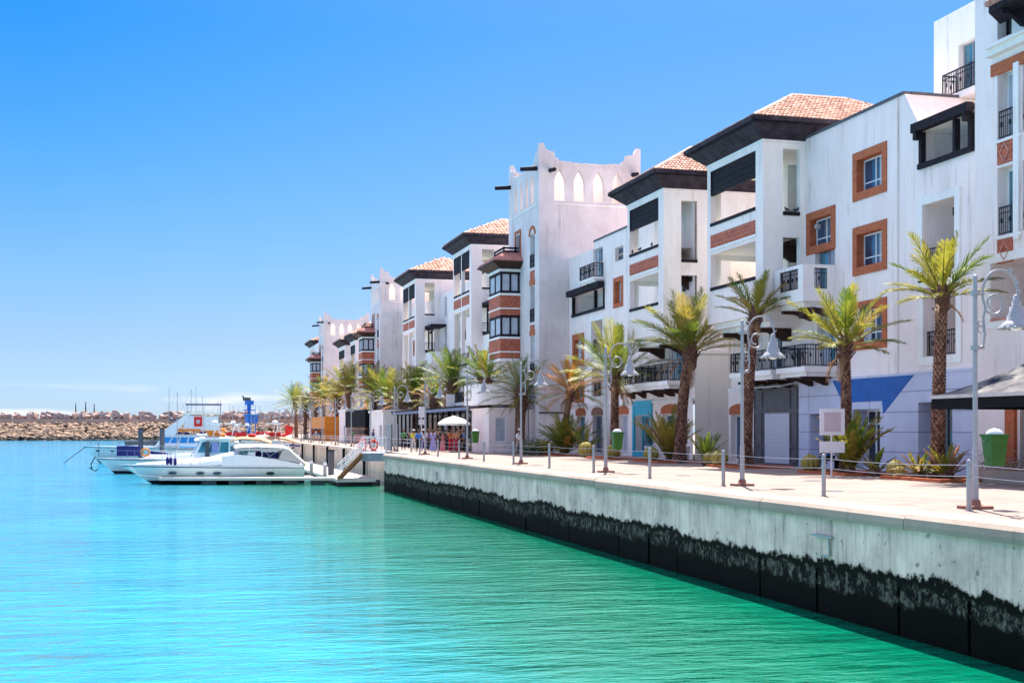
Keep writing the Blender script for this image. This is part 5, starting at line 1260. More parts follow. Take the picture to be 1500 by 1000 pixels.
# ================================================================== people
SK=[mat('skin',(.42,.24,.16),.6),mat('skin_tan',(.30,.16,.10),.6)]
HR=[mat('dark_hair',(.03,.02,.015),.7),mat('brown_hair',(.12,.06,.03),.7)]
def skin(name,pts,edges,rad,mt,parent,root=0,sub=1):
    me=bpy.data.meshes.new(name); me.from_pydata([tuple(p) for p in pts],edges,[]); o=bpy.data.objects.new(name,me); col.objects.link(o)
    md=o.modifiers.new('Skin','SKIN'); md.use_smooth_shade=True
    if not me.skin_vertices: return o
    for i,r in enumerate(rad):
        sv=me.skin_vertices[0].data[i]; sv.radius=r if hasattr(r,'__len__') else (r,r); sv.use_root=(i==root)
    s=o.modifiers.new('Subdivision','SUBSURF'); s.levels=sub; s.render_levels=sub
    me.materials.append(mt)
    if parent: o.parent=parent
    return o
def person(x,y,rz,label,top,legs,pose='stand',seed=0,hat=None,bag=None,skirt=None,h=1.72,z=0,grp='people on the promenade'):
    r=random.Random(seed); e=empty('person',(x,y,G+z),rz,label,'person',grp); k=h/1.72
    st=r.uniform(.04,.12) if pose!='walk' else .28
    J={'pel':(0,0,.95),'wai':(0,.01,1.10),'che':(0,.01,1.30),'nek':(0,.01,1.46),'hd0':(0,-.005,1.54),'hd1':(0,-.02,1.63),'hd2':(0,-.01,1.70)}
    ra={'pel':(.15,.11),'wai':(.13,.10),'che':(.16,.11),'nek':(.055,.055),'hd0':(.06,.07),'hd1':(.078,.095),'hd2':(.055,.065)}
    sit=pose=='sit'
    for s,n in ((-1,'L'),(1,'R')):
        if sit:
            J['pel']=(0,0,.52);J['wai']=(0,-.02,.68);J['che']=(0,-.10,.88);J['nek']=(0,-.16,1.03);J['hd0']=(0,-.19,1.11);J['hd1']=(0,-.22,1.19);J['hd2']=(0,-.22,1.26)
            J['hip'+n]=(s*.10,-.02,.50);J['kne'+n]=(s*.14,-.46,.50);J['ank'+n]=(s*.14,-.42,.09);J['toe'+n]=(s*.15,-.60,.04)
            J['sho'+n]=(s*.18,-.10,.97);J['elb'+n]=(s*.24,-.22,.72);J['wri'+n]=(s*.14,-.42,.62);f=Vector((-s*.3,-1,-.1)).normalized()
        else:
            d=s*st
            J['hip'+n]=(s*.10,0,.90);J['kne'+n]=(s*.11,-d*.6-.02,.50);J['ank'+n]=(s*.11,-d*.8+.03,.09);J['toe'+n]=(s*.13,-d*.8-.13,.03)
            J['sho'+n]=(s*.18,.01,1.40)
            if (pose=='reach' and s==1) or pose=='hold': J['elb'+n]=(s*.24,-.08,1.15);J['wri'+n]=(s*.16,-.30,1.22);f=Vector((-s*.2,-1,.3)).normalized()
            else: J['elb'+n]=(s*.25,.04+d*.3,1.13);J['wri'+n]=(s*.26,-.04+d*.6,.89);f=Vector((0,-.15,-1)).normalized()
        ra['hip'+n]=.095;ra['kne'+n]=.06;ra['ank'+n]=.042;ra['toe'+n]=(.045,.03);ra['sho'+n]=.055;ra['elb'+n]=.042;ra['wri'+n]=.028
        w=Vector(J['wri'+n]); J['pal'+n]=tuple(w+f*.075); ra['pal'+n]=(.038,.018); sd=Vector((0,1,0)) if not sit and pose!='hold' else Vector((1,0,0))
        for q,(off,ln) in enumerate(((-.028,.07),(-.009,.082),(.010,.076),(.028,.06))): J[f'f{q}{n}']=tuple(w+f*(.085+ln)+sd*off*1.3+Vector((-s*.012,0,0))); ra[f'f{q}{n}']=.009
        J['th'+n]=tuple(w+f*.075-sd*.055); ra['th'+n]=.010
    names=list(J); idx={n:i for i,n in enumerate(names)}
    E_=[('pel','wai'),('wai','che'),('che','nek'),('nek','hd0'),('hd0','hd1'),('hd1','hd2')]
    for n in 'LR':
        E_+=[('pel','hip'+n),('hip'+n,'kne'+n),('kne'+n,'ank'+n),('ank'+n,'toe'+n),('che','sho'+n),('sho'+n,'elb'+n),('elb'+n,'wri'+n),('wri'+n,'pal'+n)]+[('pal'+n,f'f{q}{n}') for q in range(4)]+[('wri'+n,'th'+n)]
    P_=[Vector(J[n])*k for n in names]; R_=[(tuple(a*k for a in ra[n]) if hasattr(ra[n],'__len__') else ra[n]*k) for n in names]
    body=skin('body',P_,[(idx[a],idx[b]) for a,b in E_],R_,SK[seed%2],e,0)
    def cloth(name,ns,es,mt,add,root):
        ii={n:i for i,n in enumerate(ns)}; q=[]
        for n in ns: 
            a=ra[n]; a=a if hasattr(a,'__len__') else (a,a); q.append(tuple(v*k+add for v in a))
        return skin(name,[Vector(J[n])*k for n in ns],[(ii[a],ii[b]) for a,b in es],q,mt,e,0)
    cloth('shirt',['che','wai','pel','shoL','shoR','elbL','elbR'],[('che','wai'),('wai','pel'),('che','shoL'),('che','shoR'),('shoL','elbL'),('shoR','elbR')],top,.018,'che')
    if skirt:
        m=MB(); p=Vector(J['pel'])*k; m.lathe([(.15,0.06),(.19,-.15),(.25,-.55),(.30,-.82)],tuple(p),12); m.build('skirt',skirt,e)
    else: cloth('trousers',['pel','hipL','hipR','kneL','kneR','ankL','ankR'],[('pel','hipL'),('pel','hipR'),('hipL','kneL'),('hipR','kneR'),('kneL','ankL'),('kneR','ankR')],legs,.016,'pel')
    hd=Vector(J['hd1'])*k; m=MB()
    m.blob(hd+Vector((0,.018,.03)),(.092,.105,.095),10,6)
    if seed%3==0: m.blob(hd+Vector((0,.06,-.07)),(.08,.06,.14),8,5)
    m.build('hair',HR[seed%2],e,smooth=True)
    m=MB(); m.blob(hd+Vector((0,-.098,-.015)),(.013,.018,.022),6,4)
    for s in (-1,1): m.blob(hd+Vector((s*.085,0,0)),(.012,.02,.03),6,4)
    m.build('nose_and_ears',SK[seed%2],e); m=MB()
    for s in (-1,1): m.blob(hd+Vector((s*.032,-.088,.012)),(.012,.008,.008),6,4)
    m.blob(hd+Vector((0,-.088,-.052)),(.025,.008,.006),6,4); m.build('face_features',HR[0],e)
    if hat: m=MB(); m.lathe([(.17,.05),(.10,.065),(.095,.13),(.04,.15),(0,.15)],tuple(hd),14); m.build('hat',hat,e)
    if bag: m=MB(); m.blob(Vector(J['wriR'])*k+Vector((0,0,-.28)),(.13,.08,.18),8,6); m.bar(Vector(J['palR'])*k,Vector(J['wriR'])*k+Vector((0,0,-.12)),.02); m.build('bag',bag,e)
    return e
def cl(n,c): return mat('cloth_'+n,c,.9,.06)
wh=cl('white',(.75,.72,.7)); bk=cl('black',(.02,.02,.025)); bl=cl('blue',(.02,.22,.75)); gn=cl('green',(.03,.35,.12)); ye=cl('yellow',(.75,.72,.08)); pk=cl('pink',(.62,.22,.26)); og=cl('orange',(.75,.22,.06)); pu=cl('purple',(.20,.10,.30)); lv_=cl('lavender',(.35,.34,.65)); bg=cl('beige',(.62,.52,.42)); rd=cl('red',(.5,.03,.05)); jn=cl('jeans',(.06,.09,.2))
def at(px,dep): s=(px-750)/F*dep; return cam(s,dep)
person(*at(760.5,82),.4,'man in pale shirt and white cap walking with a red bag',wh,cl('grey',(.28,.25,.3)),'walk',1,wh,rd)
# seated man on a bench
bx,by=26.9,U(1211,26.9); e=empty('bench',(bx,by,G),0,'dark bench before the pale blue wall with a man sitting on it','bench'); m=MB()
for i in range(4): m.box(-.22+.12*i,-.12+.12*i,-1.3,1.3,.42,.46)
m.build('seat',M['brown'],e)
for yy in (-1.1,1.0): m=MB(); m.box(-.22,.24,yy,yy+.08,0,.42); m.build('leg',M['black'],e)
person(bx+.05,by-.2,-pi/2,'man in a blue T-shirt and dark trousers sitting bent forward on the bench',cl('royal',(.05,.16,.55)),bk,'sit',2)
ppl=[(591,106,.3,'person in a green top and dark trousers left of the crowd, by the gate',gn,bk,'hold',3),
 (606,103,2.8,'person in a yellow vest just left of the man in bright blue',ye,wh,'stand',4),
 (613,97,3.1,'man in a bright blue T-shirt and dark shorts at the left of the crowd',bl,bk,'stand',5),
 (620.5,99,3.0,'person in white and pale trousers right of the man in bright blue',wh,lv_,'stand',6),
 (629,100,.8,'person in dark purple top right of the restaurant lamp pole',pu,bk,'hold',7),
 (634.5,97,2.6,'woman in a lavender dress facing the restaurant',lv_,lv_,'stand',9),
 (641,98,3.0,'person in black top in the middle of the crowd',bk,bk,'stand',8),
 (636.5,103,.3,'person in an orange top half hidden in the middle of the crowd',og,jn,'stand',12),
 (649,100,1.2,'short person in pink and beige left of the parasol',pk,bg,'stand',10),
 (655.5,98,3.0,'person in black just left under the parasol',bk,bk,'hold',11),
 (660.5,96,.4,'person in an orange top standing under the parasol',og,rd,'hold',13),
 (669,95,2.2,'person in rust clothes right of the parasol pole',cl('rust',(.6,.25,.12)),rd,'stand',14),
 (674,98,2.2,'person in dark clothes at the right edge of the parasol',bk,bk,'stand',15),
 (457,205,1.0,'person in dark red at the orange café counter',rd,bk,'walk',16),(463.5,200,2.0,'person in white by the orange café counter',wh,bg,'stand',18),
 (547,118,1,'person in blue standing by the palm trunk behind the gate',jn,bk,'stand',17),
 (626,108,1.5,'person in beige behind the restaurant lamp pole',bg,jn,'stand',21),(645,104,.6,'person in white shirt at the back of the crowd',wh,bk,'stand',22),(652,105,2,'person in red shirt behind the pink one',rd,bk,'stand',23),(600,112,2.6,'person in black between the green and yellow tops',bk,bk,'hold',24),(679,99,1.4,'person in a blue shirt just right of the parasol',cl('sky',(.15,.3,.6)),bk,'stand',25),(449,222,1,'distant person in blue left of the orange café',jn,bk,'walk',26),(470,190,2,'distant person in black right of the orange café',bk,bk,'walk',27),
 (516,150,2,'person in a green top before the black café counter',gn,bk,'stand',20)]
for px,dp,rz,l,t,lg,ps,sd in ppl:
    person(*at(px,dp),rz,l,t,lg,ps,sd,hat=wh if sd in (4,6) else None,skirt=(lv_ if sd==9 else pk if sd==10 else None),h=1.5 if sd==10 else random.uniform(1.66,1.8))
# ================================================================== gate, gangway and stair at the corner
e=empty('boarding_gate',(16.2,88,G),0,'tall white mesh gate at the head of the boarding stair','gate')
def gatepanel(p,q,h):
    m=MB(); a=Vector((*p,G)); b=Vector((*q,G)); up=Vector((0,0,h))
    for u,v in ((a,a+up),(b,b+up),(a+up,b+up),(a+Vector((0,0,.1)),b+Vector((0,0,.1))),(a+up*.5,b+up*.5)): m.bar(u,v,.06)
    m.build('gate_frame',M['lamp'],e,world=True); m=MB(); n=int((b-a).length/.11)
    for i in range(1,n): c=a.lerp(b,i/n); m.bar(c+Vector((0,0,.1)),c+up,.03)
    m.build('bars',M['lamp'],e,world=True)
g0=at(583,95.5); g1=at(574,95.5); g2=at(565,99)
gatepanel(g0,g1,2.1); gatepanel(g1,g2,2.1); gatepanel(at(583,95.5),at(581,101),2.1)
e=empty('landing_platform',(*at(548,95),G),0,'grey steel landing platform with white railings jutting over the water at the quay corner','platform')
p0=at(529,93); p1=at(565.5,93); q0=at(532,99); q1=at(566.5,99)
m=MB(); c=[(*p0,G-.62),(*p1,G-.62),(*q1,G-.62),(*q0,G-.62),(*p0,G-.02),(*p1,G-.02),(*q1,G-.02),(*q0,G-.02)]
m.mesh(c,[(3,2,1,0),(4,5,6,7),(0,1,5,4),(1,2,6,5),(2,3,7,6),(3,0,4,7)]); m.build('deck',mat('platform_steel',(.30,.34,.40),.6),e,world=True)
def railrun(pts,z0,z1,par,h=1.1,n=4,mt='frame',zz=None):
    m=MB(); zz=zz or [z0]*len(pts)
    for i,(p,q) in enumerate(zip(pts[:-1],pts[1:])):
        a=Vector((*p,zz[i])); b=Vector((*q,zz[i+1])); up=Vector((0,0,h))
        for t in (1,.5): m.bar(a+up*t,b+up*t,.05)
        for k in range(n+1): c=a.lerp(b,k/n); m.bar(c,c+up,.045)
    return m.build('railing',M[mt],par,world=True)
railrun([p0,p1],G,0,e,1.15,5); railrun([q0,q1],G,0,e,1.15,5)
for px in (531,547):
    x,y=at(px,93.3 if px>540 else 95); e2=empty('life_ring',(x,y,G+.55),A,'red life buoy hung on the landing railing' if px>540 else 'red life buoy at the top of the boarding stair','life buoy','red life buoys at the landing'); m=MB(); m.tube([(.28*cos(2*pi*i/16),-.05,.36*sin(2*pi*i/16)) for i in range(17)],.085,8); m.build('ring',M['red'],e2)
    m=MB()
    for i in range(4): a=2*pi*i/4+.5; m.blob((.28*cos(a),-.05,.36*sin(a)),(.1,.1,.1),6,5)
    m.build('bands',M['red'],e2)
s0=at(532,93.5); s1=at(497,92)
e=empty('boarding_stair',(*at(515,93),0),0,'brown timber stair with white handrails from the landing down to the pontoon','stair')
zt_,zb_=G-.1,.55; n=11; m=MB(); w=Vector((*at(532,93.5),0))-Vector((*at(532,91.3),0))
w=Vector((sin(A),cos(A),0))*1.7
a=Vector((*s0,zt_))-w*.5; b=Vector((*s1,zb_))-w*.5
for off in (Vector((0,0,0)),w): m.bar(a+off,b+off,.06,.25)
m.build('stringer',M['stair'],e,world=True); m=MB()
rt=Vector((cos(A),-sin(A),0))
for i in range(n): c=a.lerp(b,(i+.5)/n); m.mesh([c-rt*.14,c+rt*.14,c+rt*.14+w,c-rt*.14+w,c-rt*.14+Vector((0,0,.05)),c+rt*.14+Vector((0,0,.05)),c+rt*.14+w+Vector((0,0,.05)),c-rt*.14+w+Vector((0,0,.05))],[(3,2,1,0),(4,5,6,7),(0,1,5,4),(1,2,6,5),(2,3,7,6),(3,0,4,7)])
m.build('treads',M['stair'],e,world=True)
for off in (Vector((0,0,0)),w):
    m=MB(); up=Vector((0,0,1.0))
    for t in (1,.55): m.bar(a+off+up*t,b+off+up*t,.05)
    for i in range(6): c=a.lerp(b,i/5)+off; m.bar(c,c+up,.05); d=a.lerp(b,min(1,(i+1)/5))+off; m.bar(c,d+up,.025) if i<5 else None
    m.build('handrail',M['frame'],e,world=True)
# ================================================================== pontoons
e=empty('pontoon',(12.5,140,0),0,'floating pontoon walkway along the far quay wall','pontoon')
m=MB(); m.box(11.4,14.2,91.5,230,.30,.52); m.build('deck',M['wood'],e,world=True); 
for i in range(14): m=MB(); m.box(11.6,14.0,92.5+i*9,98+i*9,-.3,.298); m.build('float',M['float'],e,world=True)
e=empty('finger_pontoon',(4,93,0),0,'narrow finger pontoon on dark floats alongside the nearest cruiser','pontoon')
def lc(px,d,z): x,y=at(px,d); return (x,y,z)
m=MB(); c=[]
for z in (.34,.54):
    for px,d in ((235,93.6),(530,93.6),(535,95.3),(230,95.3)): c.append(lc(px,d,z))
m.mesh(c,[(3,2,1,0),(4,5,6,7),(0,1,5,4),(1,2,6,5),(2,3,7,6),(3,0,4,7)]); m.build('deck',M['wood'],e,world=True)
for i in range(7):
    m=MB(); c=[]; a=296-1+i*40-(0 if i else 0); 
    for z in (-.3,.338):
        for px,d in ((a,93.9),(a+22,93.9),(a+22,95.1),(a,95.1)): c.append(lc(px,d,z))
    m.mesh(c,[(3,2,1,0),(4,5,6,7),(0,1,5,4),(1,2,6,5),(2,3,7,6),(3,0,4,7)]); m.build('float',M['float'],e,world=True)
for i,(px,d) in enumerate(((476,97),(456,101),(437,106),(418,118))):
    x,y=at(px,d); e=empty('service_pedestal',(x,y,.52),0,f'white service pedestal on the pontoon, {["nearest the stair","second from the stair","behind the cruiser stern","farthest and smallest"][i]}','pedestal','service pedestals on the pontoon'); m=MB(); m.box(-.13,.13,-.13,.13,0,.85); m.build('column',M['lamp'],e); m=MB(); m.mesh([(-.16,-.16,.85),(.16,-.16,.85),(.16,.16,.85),(-.16,.16,.85),(-.1,-.1,1.1),(.1,-.1,1.1),(.1,.1,1.0),(-.1,.1,1.0)],[(3,2,1,0),(4,5,6,7),(0,1,5,4),(1,2,6,5),(2,3,7,6),(3,0,4,7)]); m.build('cap',M['frame'],e)
for i,(px,py) in enumerate(((206,631),(237.5,631),(485,673))):
    d=150 if i<2 else 100; x,y=at(px,d); e=empty('mooring_pile',(x,y,-1),0,['dark mooring pile left, behind the green-hulled boat','dark mooring pile right, behind the blue-screened boat','dark pile by the pontoon before the quay wall'][i],'pile','mooring piles'); m=MB(); m.tube([(0,0,0),(0,0,5.2 if i<2 else 3.4)],.3 if i<2 else .25,12); m.build('pile',M['coping'],e); m=MB(); m.tube([(0,0,5.2 if i<2 else 3.4),(0,0,5.3 if i<2 else 3.5)],.34 if i<2 else .28,12); m.build('collar',M['black'],e)
# ================================================================== boats (bow towards -X; origin at the waterline, stern at local x=0)
def hullpts(L,Bm,fb,rake,sheer=.3,tr=.0):
    st=[];N=22
    for i in range(N+1):
        t=i/N; b=Bm/2*(1-max(0,(t-.35)/.65)**2.4)*(.90+.10*min(1,t/.3)); z=fb*(.92+sheer*t**2)
        q=t**3
        row=[]
        for (kb,kz) in ((1,1),(.99,.93),(.93,.55),(.86,.18),(.78,0.0),(.0,-.12)):
            zz=z*kz if kz>0 else kz*3
            x=-(t*(L-rake)+q*rake*(kz if kz>0 else 0)); row.append((x,b*kb*(1 if kz>.5 else (1-.35*t**4)),zz))
        st.append(row)
    return st
def boat(x,y,L,Bm,fb,rake,label,hull='white',rz=0,cat='boat',z=0,stripe='navy',deckc='white',sheer=.3):
    e=empty('motor_boat',(x,y,0),rz,label,cat,'boats moored at the pontoons'); st=hullpts(L,Bm,fb,rake,sheer)
    m=MB(); n=len(st[0]); vs=[]
    for sg in (1,-1):
        vs=[]; 
        for r_ in st: vs+= [(p[0],p[1]*sg,p[2]) for p in r_]
        fs=[];ms=[]
        for i in range(len(st)-1):
            for j in range(n-1):
                f=(i*n+j,i*n+j+1,(i+1)*n+j+1,(i+1)*n+j); m.mesh([vs[k] for k in f],[(0,1,2,3) if sg==1 else (3,2,1,0)],2 if j>=3 else 0)
        m.mesh([vs[k] for k in range(n)]+[(vs[0][0],0,vs[0][2])],[tuple(range(n+1))],0)
    bm_o=m.build('hull',[M[hull],M[stripe],M['antifoul']],e,smooth=False)
    d=MB()
    for a,b in zip(st[:-1],st[1:]):
        d.poly([(a[0][0],a[0][1],a[0][2]-.001),(b[0][0],b[0][1],b[0][2]-.001),(b[0][0],-b[0][1],b[0][2]-.001),(a[0][0],-a[0][1],a[0][2]-.001)])
    d.build('deck',M[deckc],e)
    s=MB()
    for sg in (1,-1): s.tube([(r_[1][0],r_[1][1]*sg+.01*sg,r_[1][2]-.02) for r_ in st],.035,5)
    s.build('rub_rail',M[stripe],bm_o)
    return e,st
def porthole(e,st,t,zf,w=.32,h=.11):
    m=MB(); i=int(t*22); a=st[i]; y=a[0][1]*.965; z=a[0][2]*zf
    i2=min(22,i+1); b=st[i2]; dx=b[0][0]-a[0][0]; dy=b[0][1]-a[0][1]
    for sg in (-1,1):
        v=[]
        for k in range(12):
            q=2*pi*k/12; xx=w*cos(q); v.append((a[0][0]+xx,sg*(y+.05+xx*dy/dx*(1)),z+h*sin(q)))
        m.poly(v); m.mesh(v+[(p[0],p[1]-sg*.06,p[2]) for p in v],[(k,(k+1)%12,12+(k+1)%12,12+k) for k in range(12)])
    m.build('porthole',M['darkglass'],e)
def bowrail(e,st,t0,t1,h=.55,n=9):
    m=MB(); 
    for sg in (-1,1):
        p=[]
        for i in range(n+1):
            t=t0+(t1-t0)*i/n; q=st[min(22,int(round(t*22)))]; p.append(Vector((q[0][0],q[0][1]*sg*.94,q[0][2])))
        for a,b in zip(p[:-1],p[1:]): m.bar(a+Vector((0,0,h)),b+Vector((0,0,h)),.03); m.bar(a,a+Vector((0,0,h)),.025)
    m.build('bow_rail',M['steel'],e)
def house(e,x0,x1,w,z0,z1,rf=.5,rb=.1,name='cabin',mt='white',glass=True,gm='tealglass',win=4,roof=.12,tap=.82):
    """trapezoid cabin; x0 aft, x1 forward (more negative); rf = rake of the front"""
    m=MB(); c=[(x0,-w/2,z0),(x1,-w/2*.8,z0),(x1,w/2*.8,z0),(x0,w/2,z0),(x0-rb,-w/2*tap,z1),(x1+rf,-w/2*tap*.8,z1),(x1+rf,w/2*tap*.8,z1),(x0-rb,w/2*tap,z1)]
    m.mesh(c,[(3,2,1,0),(4,5,6,7),(0,1,5,4),(1,2,6,5),(2,3,7,6),(3,0,4,7)]); o=m.build(name,M[mt],e)
    if glass:
        g=MB(); C=[Vector(p) for p in c]
        def q(p0,p1,p2,p3,u0,u1,v0,v1):
            nrm=(p1-p0).cross(p3-p0).normalized(); ce=(C[0]+C[6])/2
            if nrm.dot((p0+p2)/2-ce)<0: nrm=-nrm
            def f(u,v): return p0.lerp(p1,u).lerp(p3.lerp(p2,u),v)+nrm*.015
            return [f(u0,v0),f(u1,v0),f(u1,v1),f(u0,v1)]
        for k in range(win):
            u0=.05+k*.9/win; u1=u0+.9/win*.86
            g.poly(q(C[0],C[1],C[5],C[4],u0,u1,.35,.88)); g.poly(q(C[3],C[2],C[6],C[7],u0,u1,.35,.88))
        for k in range(2): g.poly(q(C[1],C[2],C[6],C[5],.06+k*.46,.48+k*.46,.3,.9))
        g.build('cabin_window',M[gm],o)
    if roof: r=MB(); r.box(x1+rf-.15,x0-rb+.3,-w/2*tap-.08,w/2*tap+.08,z1+.002,z1+roof); r.build('cabin_roof',M['white'],e)
    return o
def fender(e,x,y,z,mt='navy'): m=MB(); m.blob((x,y,z),(.14,.14,.3),8,6); m.tube([(x,y,z+.25),(x,y,z+.7)],.015,4); m.build('fender',M[mt],e)
# 1: near sports cruiser
x,y=at(443,98.5); L=13.6
e,st=boat(x,y,L,3.9,1.42,2.3,'sleek white sports cruiser with grey canopy, nearest the camera at the finger pontoon','hullmint',0,sheer=.12)
for t in (.24,.56,.66,.79): porthole(e,st,t,.60)
m=MB()  # swooping coachroof
sec=[(-4.2,1.55,1.5,.95),(-5.2,1.6,1.5,1.0),(-7.0,1.5,1.46,.62),(-9.0,1.2,1.46,.42),(-11.2,.7,1.5,.22),(-12.4,.3,1.54,.06)]
vs=[]
for (xx,w,z,h) in sec:
    for a in range(9): th=pi*a/8; vs.append((xx,-w*cos(th),z-.05+h*sin(th)**.7))
m.mesh(vs,[(i*9+j,i*9+j+1,(i+1)*9+j+1,(i+1)*9+j) for i in range(5) for j in range(8)]+[tuple(range(8,-1,-1))]); m.build('coachroof',M['white'],e,smooth=True)
m=MB()
for sg in (-1,1):
    pr=[(-6.2,1.3),(-.1,1.2),(-.1,1.42),(-1.6,1.72),(-3.4,2.05),(-5.0,2.22),(-6.2,2.1)]
    m.mesh([(xx,sg*yy,zz) for yy in (1.82,1.55) for xx,zz in pr],[tuple(range(7)),tuple(range(13,6,-1))]+[(i,(i+1)%7,7+(i+1)%7,7+i) for i in range(7)])
m.box(-.5,-.35,-1.54,1.54,1.2,1.5); m.box(-1.3,-.5,-1.2,1.2,1.2,1.6); m.build('cockpit_coaming',M['white'],e)
m=MB()
for sg in (-1,1): m.tube([(q[3][0]+.0,(q[2][1]*1.0+.03)*sg,q[0][2]*.80) for q in st[1:21]],.022,4)
m.build('hull_stripe',M['navy'],e)
m=MB(); 
for i in range(12):
    a0=-pi/2+pi*i/12; a1=a0+pi/12
    def wp(a,h,o): return (-4.3-1.5*cos(a)*.9-o,1.62*sin(a)*(1-.12*h),2.05+h*.62)
    p=[(-4.4-1.7*cos(a0),1.6*sin(a0),2.0),(-4.4-1.7*cos(a1),1.6*sin(a1),2.0),(-4.1-.9*cos(a1),1.45*sin(a1),2.55),(-4.1-.9*cos(a0),1.45*sin(a0),2.55)]
    m.poly(p)
m.build('windscreen',M['tealglass'],e)
m=MB()
for a0 in (-pi/2,-pi/4,0,pi/4,pi/2): m.bar((-4.4-1.7*cos(a0),1.6*sin(a0),2.0),(-4.1-.9*cos(a0),1.45*sin(a0),2.57),.05)
m.build('windscreen_frame',M['frame'],e)
m=MB(); pr=[(-5.2,2.85),(-4.9,2.93),(-3.5,2.98),(-1.6,2.88),(-1.2,2.75),(.1,1.6),(.35,1.4)]; N=8; vs=[]
for xx,zz in pr:
    for j in range(N+1): u=-1+2*j/N; vs.append((xx,1.62*u,zz-.22*abs(u)**3))
m.mesh(vs,[(i*(N+1)+j,i*(N+1)+j+1,(i+1)*(N+1)+j+1,(i+1)*(N+1)+j) for i in range(len(pr)-1) for j in range(N)])
m.mesh([(-1.6,-1.62,2.66),(-1.2,-1.62,2.53),(.1,-1.62,1.45),(-1.5,-1.62,1.75),(-2.0,-1.62,1.8)],[(0,1,2,3,4)]); m.mesh([(-1.6,1.62,2.66),(-1.2,1.62,2.53),(.1,1.62,1.45),(-1.5,1.62,1.75),(-2.0,1.62,1.8)],[(0,1,2,3,4)])
m.mesh([(-5.2,-1.62,2.63),(-4.9,-1.62,2.71),(-1.6,-1.62,2.66),(-1.6,-1.62,2.48),(-5.1,-1.62,2.5)],[(0,1,2,3,4)])
c=m.build('canopy',M['canvas'],e); sd=c.modifiers.new('Solidify','SOLIDIFY'); sd.thickness=.04
m=MB()
for sg in (-1,1):
    for a,b in (((-5.0,2.65),(-4.0,1.9)),((-3.2,2.75),(-2.4,1.8)),((-1.7,2.65),(-3.0,1.85))): m.bar((a[0],1.6*sg,a[1]),(b[0],1.66*sg,b[1]),.04)
m.build('canopy_frame',M['steel'],e); m=MB(); m.box(-3.0,-1.9,-1.2,1.2,1.9,2.35); m.blob((-3.4,-.5,2.2),(.25,.3,.3),8,6); m.build('seats',M['navy'],e)
m=MB(); m.box(-.05,.75,-1.4,1.4,.35,.47); m.build('bathing_platform',M['wood'],e); bowrail(e,st,.62,1.0,.42)
fender(e,-9.9,-1.5,1.75); fender(e,-10.15,-1.4,1.75); fender(e,-9.6,-1.5,1.7)
m=MB(); m.tube([(-12.9,-.3,1.35),(-12.2,-1.3,.7),(-10.4,-1.9,.55)],.03,5); m.build('mooring_rope',M['canvas'],e)
# 2: green-white boat with black boot top, blue cover
x,y=at(352,121)
e,st=boat(x,y,13.2,3.9,1.35,1.7,'pale green motor yacht with black waterline, anchor at the bow and navy sail cover','hullmint',0,stripe='antifoul',sheer=.18)
house(e,-1.0,-4.6,3.0,1.3,3.15,.9,.0,win=3,gm='tealglass'); m=MB(); m.box(-3.3,-2.9,-1.52,-1.36,1.4,3.0); m.build('cabin_door',M['coping'],e); m=MB(); m.box(-2.7,-2.1,-1.53,-1.38,1.9,2.9); m.build('lilac_curtain',lv_,e)
house(e,-4.6,-9,2.2,1.3,1.75,.5,0,'coachroof',glass=False,roof=0)
m=MB(); m.box(-11.3,-9.2,-.5,.5,1.65,2.55); m.build('bow_cover',M['navy'],e); bowrail(e,st,.5,1.0,.75)
m=MB(); m.tube([(-8.7+.34*cos(2*pi*i/14),-1.2,2.0+.34*sin(2*pi*i/14)) for i in range(15)],.09,7); m.build('life_buoy',M['orangep'],e)
m=MB(); m.tube([(-12.9,0,2.9),(-12.9,0,1.6)],.03,5); m.tube([(-13.2,0,1.6),(-13.6,0,.9),(-13.5,0,.4),(-13.2,0,.25),(-12.95,0,.45)],.05,6); m.tube([(-13.5,0,.4),(-13.75,0,.6)],.05,5); m.build('anchor',M['black'],e)
# 3: tall cruiser with blue screens
x,y=at(322,160)
e,st=boat(x,y,16.5,4.8,2.0,2.0,'large white cruiser with blue flybridge screens and red square emblem, behind the others','hullmint',0,sheer=.14)
house(e,-1.5,-8.0,3.9,1.95,3.3,1.0,.2,win=5,gm='bluecanvas'); 
m=MB(); m.mesh([(-7.6,-1.7,3.4),(-4.2,-1.7,6.0),(-3.6,-1.7,6.0),(-5.5,-1.7,3.4)]+[(-7.6,1.7,3.4),(-4.2,1.7,6.0),(-3.6,1.7,6.0),(-5.5,1.7,3.4)],[(0,1,2,3),(7,6,5,4),(0,4,5,1)]); m.build('flybridge_screen',M['white'],e)
for sy in (-1.72,1.72): m=MB(); m.mesh([(-4.6,sy,4.0),(-4.0,sy,5.8),(-.2,sy,5.8),(-.2,sy,4.0)],[(0,1,2,3)]); c=m.build('screen_cloth',M['frame'],e)
m=MB(); m.box(-3.2,-2.2,-1.76,-1.74,4.5,5.7); q=m.build('red_emblem',M['red'],e); m=MB(); m.box(-2.92,-2.48,-1.775,-1.765,4.85,5.35); m.build('emblem_centre',M['signpink'],q)
m=MB(); m.box(-4.6,.4,-1.9,1.9,6.0,6.25); m.build('hard_top',M['umb'],e); m=MB(); m.box(-4.2,.2,-1.8,1.8,7.2,7.32); 
for xx in (-4.0,0): m.bar((xx,-1.5,6.2),(xx,-1.5,7.2),.05)
m.build('upper_awning',M['navy'],e); m=MB(); m.box(-5.2,-2.4,-2.0,-1.7,3.9,4.15); m.build('orange_tube',M['orangep'],e); bowrail(e,st,.5,1.0,.8)
for t in (.86,.93): porthole(e,st,t,.72,.22,.12)
m=MB(); m.box(-11.5,-7.4,-1.2,1.2,2.15,2.7); m.build('deck_cover',M['coping'],e)
